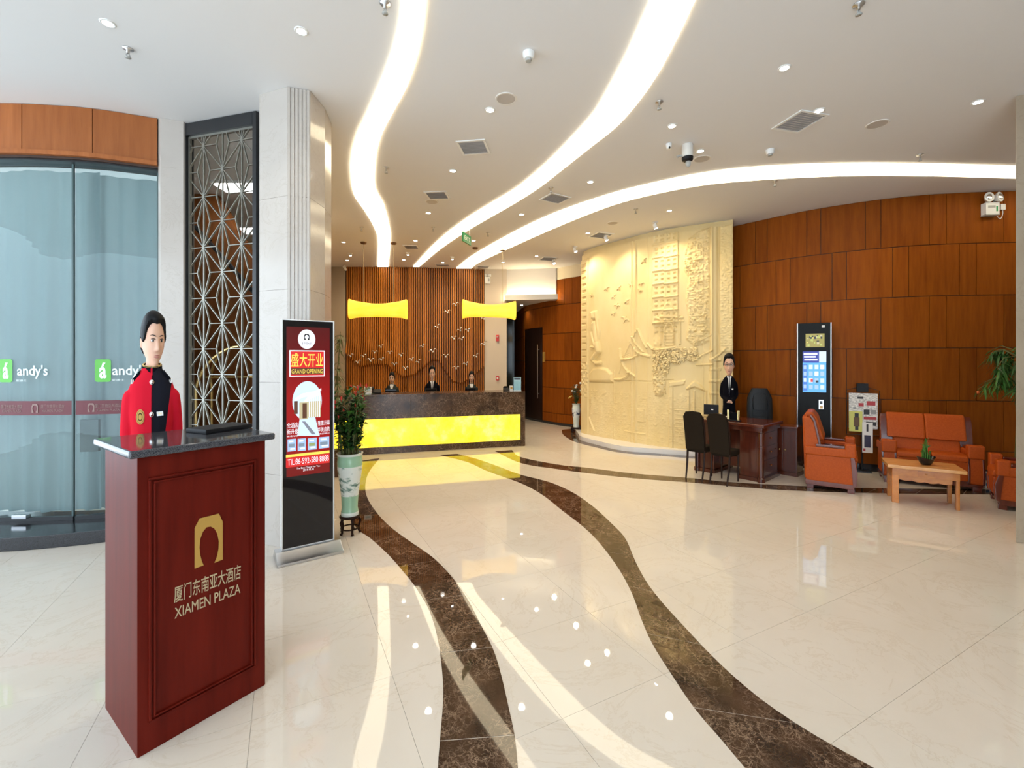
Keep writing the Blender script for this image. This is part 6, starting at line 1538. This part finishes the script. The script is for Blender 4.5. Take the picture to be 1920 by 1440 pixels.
    for sx in (-1,1):
        mb = MB(); mb.rings([ellring((sx*.09*kx,-.05+dy,zz), rx*kx, ry*kx, 16) for zz,rx,ry,dy in ((0,.045,.135,0),(.02,.047,.138,0),(.05,.043,.11,.02),(.085,.040,.062,.055))]); mb.build('shoe', M['blackgloss'], o, smooth=True)
    # jacket
    jk = MB(); limbs(jk, .011)
    jk.rings([ellring((0,0,z(a)), b*kx+.016, c*kx+.016) for a,b,c in ((.74,.178,.120),(.86,.176,.120),(.98,.160,.110),(1.10,.162,.112))])
    jme = fuse(jk, max(voxel,.0045), 'jacket', 9)
    # cut the neck opening
    bm = bmesh.new(); bm.from_mesh(jme)
    bmesh.ops.bisect_plane(bm, geom=bm.verts[:]+bm.edges[:]+bm.faces[:], plane_co=(0,0,z(1.475)), plane_no=(0,0,1), clear_outer=True)
    jbv = BVHTree.FromBMesh(bm); bm.to_mesh(jme); bm.free()
    j = bpy.data.objects.new('jacket', jme); link(j, o)
    def front(x, zz, off=.002):
        h = jbv.ray_cast(Vector((x,-1,zz)), Vector((0,1,0))); return Vector((x,(h[0].y if h[0] else -.1)-off,zz))
    def patch(name, poly, mtl, off, par=None, div=3):
        bm = bmesh.new(); bm.faces.new([bm.verts.new((p[0],0,p[1])) for p in poly]); bmesh.ops.triangulate(bm, faces=bm.faces)
        bmesh.ops.subdivide_edges(bm, edges=bm.edges, cuts=div, use_grid_fill=True)
        for v in bm.verts: v.co = front(v.co.x, v.co.z, off)
        ex = bmesh.ops.extrude_face_region(bm, geom=bm.faces[:])
        for v in [g for g in ex['geom'] if isinstance(g, bmesh.types.BMVert)]: v.co.y += .004
        bmesh.ops.recalc_face_normals(bm, faces=bm.faces)
        me = bpy.data.meshes.new(name); bm.to_mesh(me); bm.free(); me.materials.append(mtl); return link(bpy.data.objects.new(name, me), par or j)
    nz = z(1.462)
    if outfit == 'bellboy':
        m = M['red']; mm = bpy.data.materials.new('two_tone_uniform'); mm.use_nodes = True; b = mm.node_tree.nodes['Principled BSDF']; b.inputs['Roughness'].default_value = .85; b.inputs['Specular IOR Level'].default_value = .12
        sp_ = N(mm,'ShaderNodeSeparateXYZ'); tc = N(mm,'ShaderNodeTexCoord'); L(mm, tc.outputs['Object'], sp_.inputs[0])
        def cmp_(op, a, v): q = N(mm,'ShaderNodeMath',operation=op); L(mm, a, q.inputs[0]); q.inputs[1].default_value = v; return q.outputs[0]
        def mul(a, c): q = N(mm,'ShaderNodeMath',operation='MULTIPLY'); L(mm,a,q.inputs[0]); L(mm,c,q.inputs[1]); return q.outputs[0]
        # dark half: from the front edge to the sleeve seam, front of the body only
        seam = N(mm,'ShaderNodeMath',operation='MULTIPLY_ADD'); L(mm, sp_.outputs[2], seam.inputs[0]); seam.inputs[1].default_value = .10; seam.inputs[2].default_value = .165*kx-.10*z(1.30)
        lt = N(mm,'ShaderNodeMath',operation='LESS_THAN'); L(mm, sp_.outputs[0], lt.inputs[0]); L(mm, seam.outputs[0], lt.inputs[1])
        k1 = mul(cmp_('GREATER_THAN', sp_.outputs[0], .004), lt.outputs[0])
        mx = N(mm,'ShaderNodeMix',data_type='RGBA'); L(mm, k1, mx.inputs[0]); mx.inputs[6].default_value = (0.60,0.010,0.028,1); mx.inputs[7].default_value = (0.010,0.010,0.016,1); L(mm, mx.outputs[2], b.inputs['Base Color'])
        jme.materials.clear(); jme.materials.append(mm)
        # stand-up collar with gold line
        def collar(z0, z1, r, mtl, nm, gap=.10, th=.006):
            rs = []
            for i in range(33):
                a = -math.pi/2+gap+(2*math.pi-2*gap)*i/32; ca_, sa_ = math.cos(a), math.sin(a)
                rs.append([(r*1.0*ca_*q, .010+r*.95*sa_*q - (.006 if sa_ < 0 else 0), zz+.012*sa_) for q, zz in ((1,z0),(.93,z1),(.93-th/r,z1),(1-th/r,z0))])
            MB().rings(rs).build(nm, mtl, j, smooth=True)
        collar(nz-.022, nz+.034, .070*kx+.0135, M['suit'], 'collar')
        collar(nz+.030, nz+.037, .066*kx+.0128, mat('gold_braid',(0.70,0.48,0.15),.5), 'collar_piping', th=.004); collar(nz-.022, nz-.013, .070*kx+.0155, M['shirt'], 'collar_piping', th=.004)
        for sx in (-1,1):                        # epaulettes
            mb = MB(); up = []
            for i in range(6):
                u = i/5; x = sx*(.062+.118*u)*kx; h = jbv.ray_cast(Vector((x,.005,3)), Vector((0,0,-1))); zz = h[0].z if h[0] else z(1.42)
                up.append([(x,-.026,zz-.016),(x,.026,zz-.010),(x,.026,zz+.008),(x,-.026,zz+.006)])
            ep = MB().rings(up).build('epaulette', M['suit'], j)
            MB().rings([[(q[0]+sx*d_,q[1],q[2]+.001) for q in up[-1]] for d_ in (-.008,.004)]).build('epaulette_edge', M['shirt'], ep)
            x = sx*.072*kx; MB().ell((x,.0,up[0][2][2]+.002),(.010,.010,.007),10,6).build('shoulder_button', M['chrome'], ep, smooth=True)
        for zz in (1.405,1.245,1.085):
            p = front(.002,z(zz),.003); MB().ell(tuple(p),(.0105,.006,.0145),12,8).build('button', M['chrome'], j, smooth=True)
        MB().tube([front(.002,z(1.44)-i*.02,.001) for i in range(30)], .0016, 5).build('front_edge', M['suit'], j)
        c = front(-.098*kx,z(1.235),.002); bd = Matrix.Translation(c)
        cc = face_frame(c, (1,0,0), (0,-1,0)); w_ = .030
        bdg = flat('badge', disc(.038*kx,26,.040), cc, mat('badge_gold',(0.62,0.36,0.08),.5), j, .003)
        for q, mt_, nm in ((.84,M['suit'],'badge_ring'),(.80,mat('badge_gold',(0.62,0.36,0.08),.5),'badge_field'),(.52,M['suit'],'badge_centre'),(.40,M['gold'],'badge_mark')):
            flat(nm, disc(.038*kx*q,26,.040*q), face_frame(c+Vector((0,-.001-(1-q)*.004,0)),(1,0,0),(0,-1,0)), mt_, bdg, .0028)
        c = front(.082*kx,z(1.245),.004); nt_ = flat('name_tag', [(-.030*kx,-.010),(.030*kx,-.010),(.030*kx,.014),(-.030*kx,.014)], face_frame(c,(1,0,.08),(0,-1,0)), M['shirt'], j, .003)
        text('tag_lettering', '0028', M['brass'], nt_, .030*kx, .010, face_frame(c+Vector((0,-.0032,.002)),(1,0,.08),(0,-1,0)))
    else:
        jme.materials.clear(); jme.materials.append(dark)
        zl = z(1.13 if outfit == 'suit' else 1.16); vw = .062*kx
        sh_ = patch('shirt_front', [(-vw,nz-.004),(0,zl),(vw,nz-.004),(0,nz+.004)] if False else [(-vw,nz),(-vw*.8,nz-.05),(0,zl),(vw*.8,nz-.05),(vw,nz)], M['shirt'], .003)
        if outfit == 'suit':
            patch('tie', [(-.014*kx,nz-.008),(-.022*kx,zl+.10),(0,zl+.01),(.022*kx,zl+.10),(.014*kx,nz-.008)], M['tie'], .009)
            c = front(0,nz-.012,.012); MB().ell(tuple(c),(.018*kx,.010,.018),10,6).build('tie_knot', M['tie'], j, smooth=True)
        for sx in (-1,1):
            patch('lapel', [(sx*vw*.95,nz),(sx*vw*1.75,nz-.09),(sx*vw*1.15,nz-.12),(sx*.002,zl-.01),(sx*vw*.70,nz-.06)], dark, .006)
            patch('shirt_collar', [(sx*.004,nz-.012),(sx*vw*.62,nz-.045 if outfit == 'suit' else nz-.075),(sx*vw*1.25,nz-.004),(sx*vw*.8,nz+.003)], M['shirt'], .010)
        rs = [[(.063*kx*1.08*math.cos(a)*q, .010+.060*kx*1.08*math.sin(a)*q, zz+.010*math.sin(a)) for q,zz in ((1.02,nz-.02),(.97,nz+.022),(.90,nz+.022),(.94,nz-.02))] for a in [2*math.pi*k/28 for k in range(28)]]
        MB().rings(rs, closed=True).build('shirt_collar', M['shirt'], j, smooth=True)
        c = front(.095*kx,z(1.25),.004); flat('name_tag', [(-.028*kx,-.010),(.028*kx,-.010),(.028*kx,.010),(-.028*kx,.010)], face_frame(c,(1,0,0),(0,-1,0)), M['white'], j, .003)
        for zz in (1.08,1.00): c = front(0,z(zz),.004); MB().ell(tuple(c),(.007,.004,.008),8,6).build('button', M['blackgloss'], j, smooth=True)
    return o

def eyez(py, Y): return H+(HZ-py)*Y/F
# bellboy behind the podium
Yb = 2.40; xb = (285-CX)/F*Yb
turn = math.atan2(E1.x*0+.70, .72)            # body turned towards the lobby
person('young man in red and black uniform standing behind the mahogany podium', (xb,Yb,0), math.radians(36), eyez(707,Yb), .102, eyez(690,Yb), eyez(588,Yb), .0455, .060, .0032, yaw=math.radians(24), outfit='bellboy')
# concierge by the relief
Yc = 7.0; xc = (1367-CX)/F*Yc
person('man in black suit and glasses standing behind the desk by the relief', (xc,Yc,0), math.radians(-22), eyez(709,Yc), .102, eyez(704,Yc), eyez(664.5,Yc), .072, .085, .0060, yaw=math.radians(-4), arms='clasp')
# receptionists behind the counter
for px, dy, top, ch, shd, sw_, hw_, kw, lab in ((735,1.12,699,719,723,.118,.054,dict(female=True,hair='bun',outfit='ladysuit'),'woman with tied-up hair in grey suit at the counter left part'),
        (810.5,1.16,687,712,717,.122,.056,dict(outfit='suit'),'man in black suit and dark tie behind the middle of the counter'),
        (884,1.12,697,717,722,.118,.054,dict(female=True,hair='long',outfit='ladysuit'),'woman with long dark hair in grey suit at the counter right part')):
    P = CA + Vector((-CD.y,CD.x))*dy; u = plane_hit(px,700,P,CD)[0]; p = P+CD*u; Y = p.y
    person(lab, (p.x,p.y,0), CR*.5, eyez(shd,Y), sw_, eyez(ch,Y), eyez(top,Y), hw_, .072, .0075, arms='desk', group='reception staff behind the counter', **kw)
# the concierge's glasses
con = [o for o in bpy.data.objects if o.name.startswith('person') and 'glasses' in o.get('label','')][0]
hc_ = (eyez(704,Yc)+eyez(665,Yc))/2; hh_ = (eyez(665,Yc)-eyez(704,Yc))/2
mb = MB(); Ry = Matrix.Rotation(math.radians(-4),4,'Z')
for sx in (-1,1):
    mb.rings([[(sx*.030+(.024+.003*math.cos(b))*math.cos(a), -.105+.003*math.sin(b), hc_+.05*hh_+(.026+.003*math.cos(b))*math.sin(a)) for b in [2*math.pi*j/6 for j in range(6)]] for a in [2*math.pi*k/18 for k in range(18)]], closed=True)
    mb.tube([(sx*.054,-.104,hc_+.06*hh_),(sx*.076,-.03,hc_+.05*hh_),(sx*.078,.01,hc_+.03*hh_)], .003, 5)
mb.tube([(-.008,-.105,hc_+.07*hh_),(.008,-.105,hc_+.07*hh_)], .003, 5); mb.xf(Ry)
mb.build('glasses', M['blackmetal'], con, smooth=True)

# small glowing surfaces need no light sampling of their own (their lamps do the lighting)
for m_ in bpy.data.materials:
    if m_.name.startswith('screen_') or m_.name == 'downlight_lens': m_.cycles.emission_sampling = 'NONE'
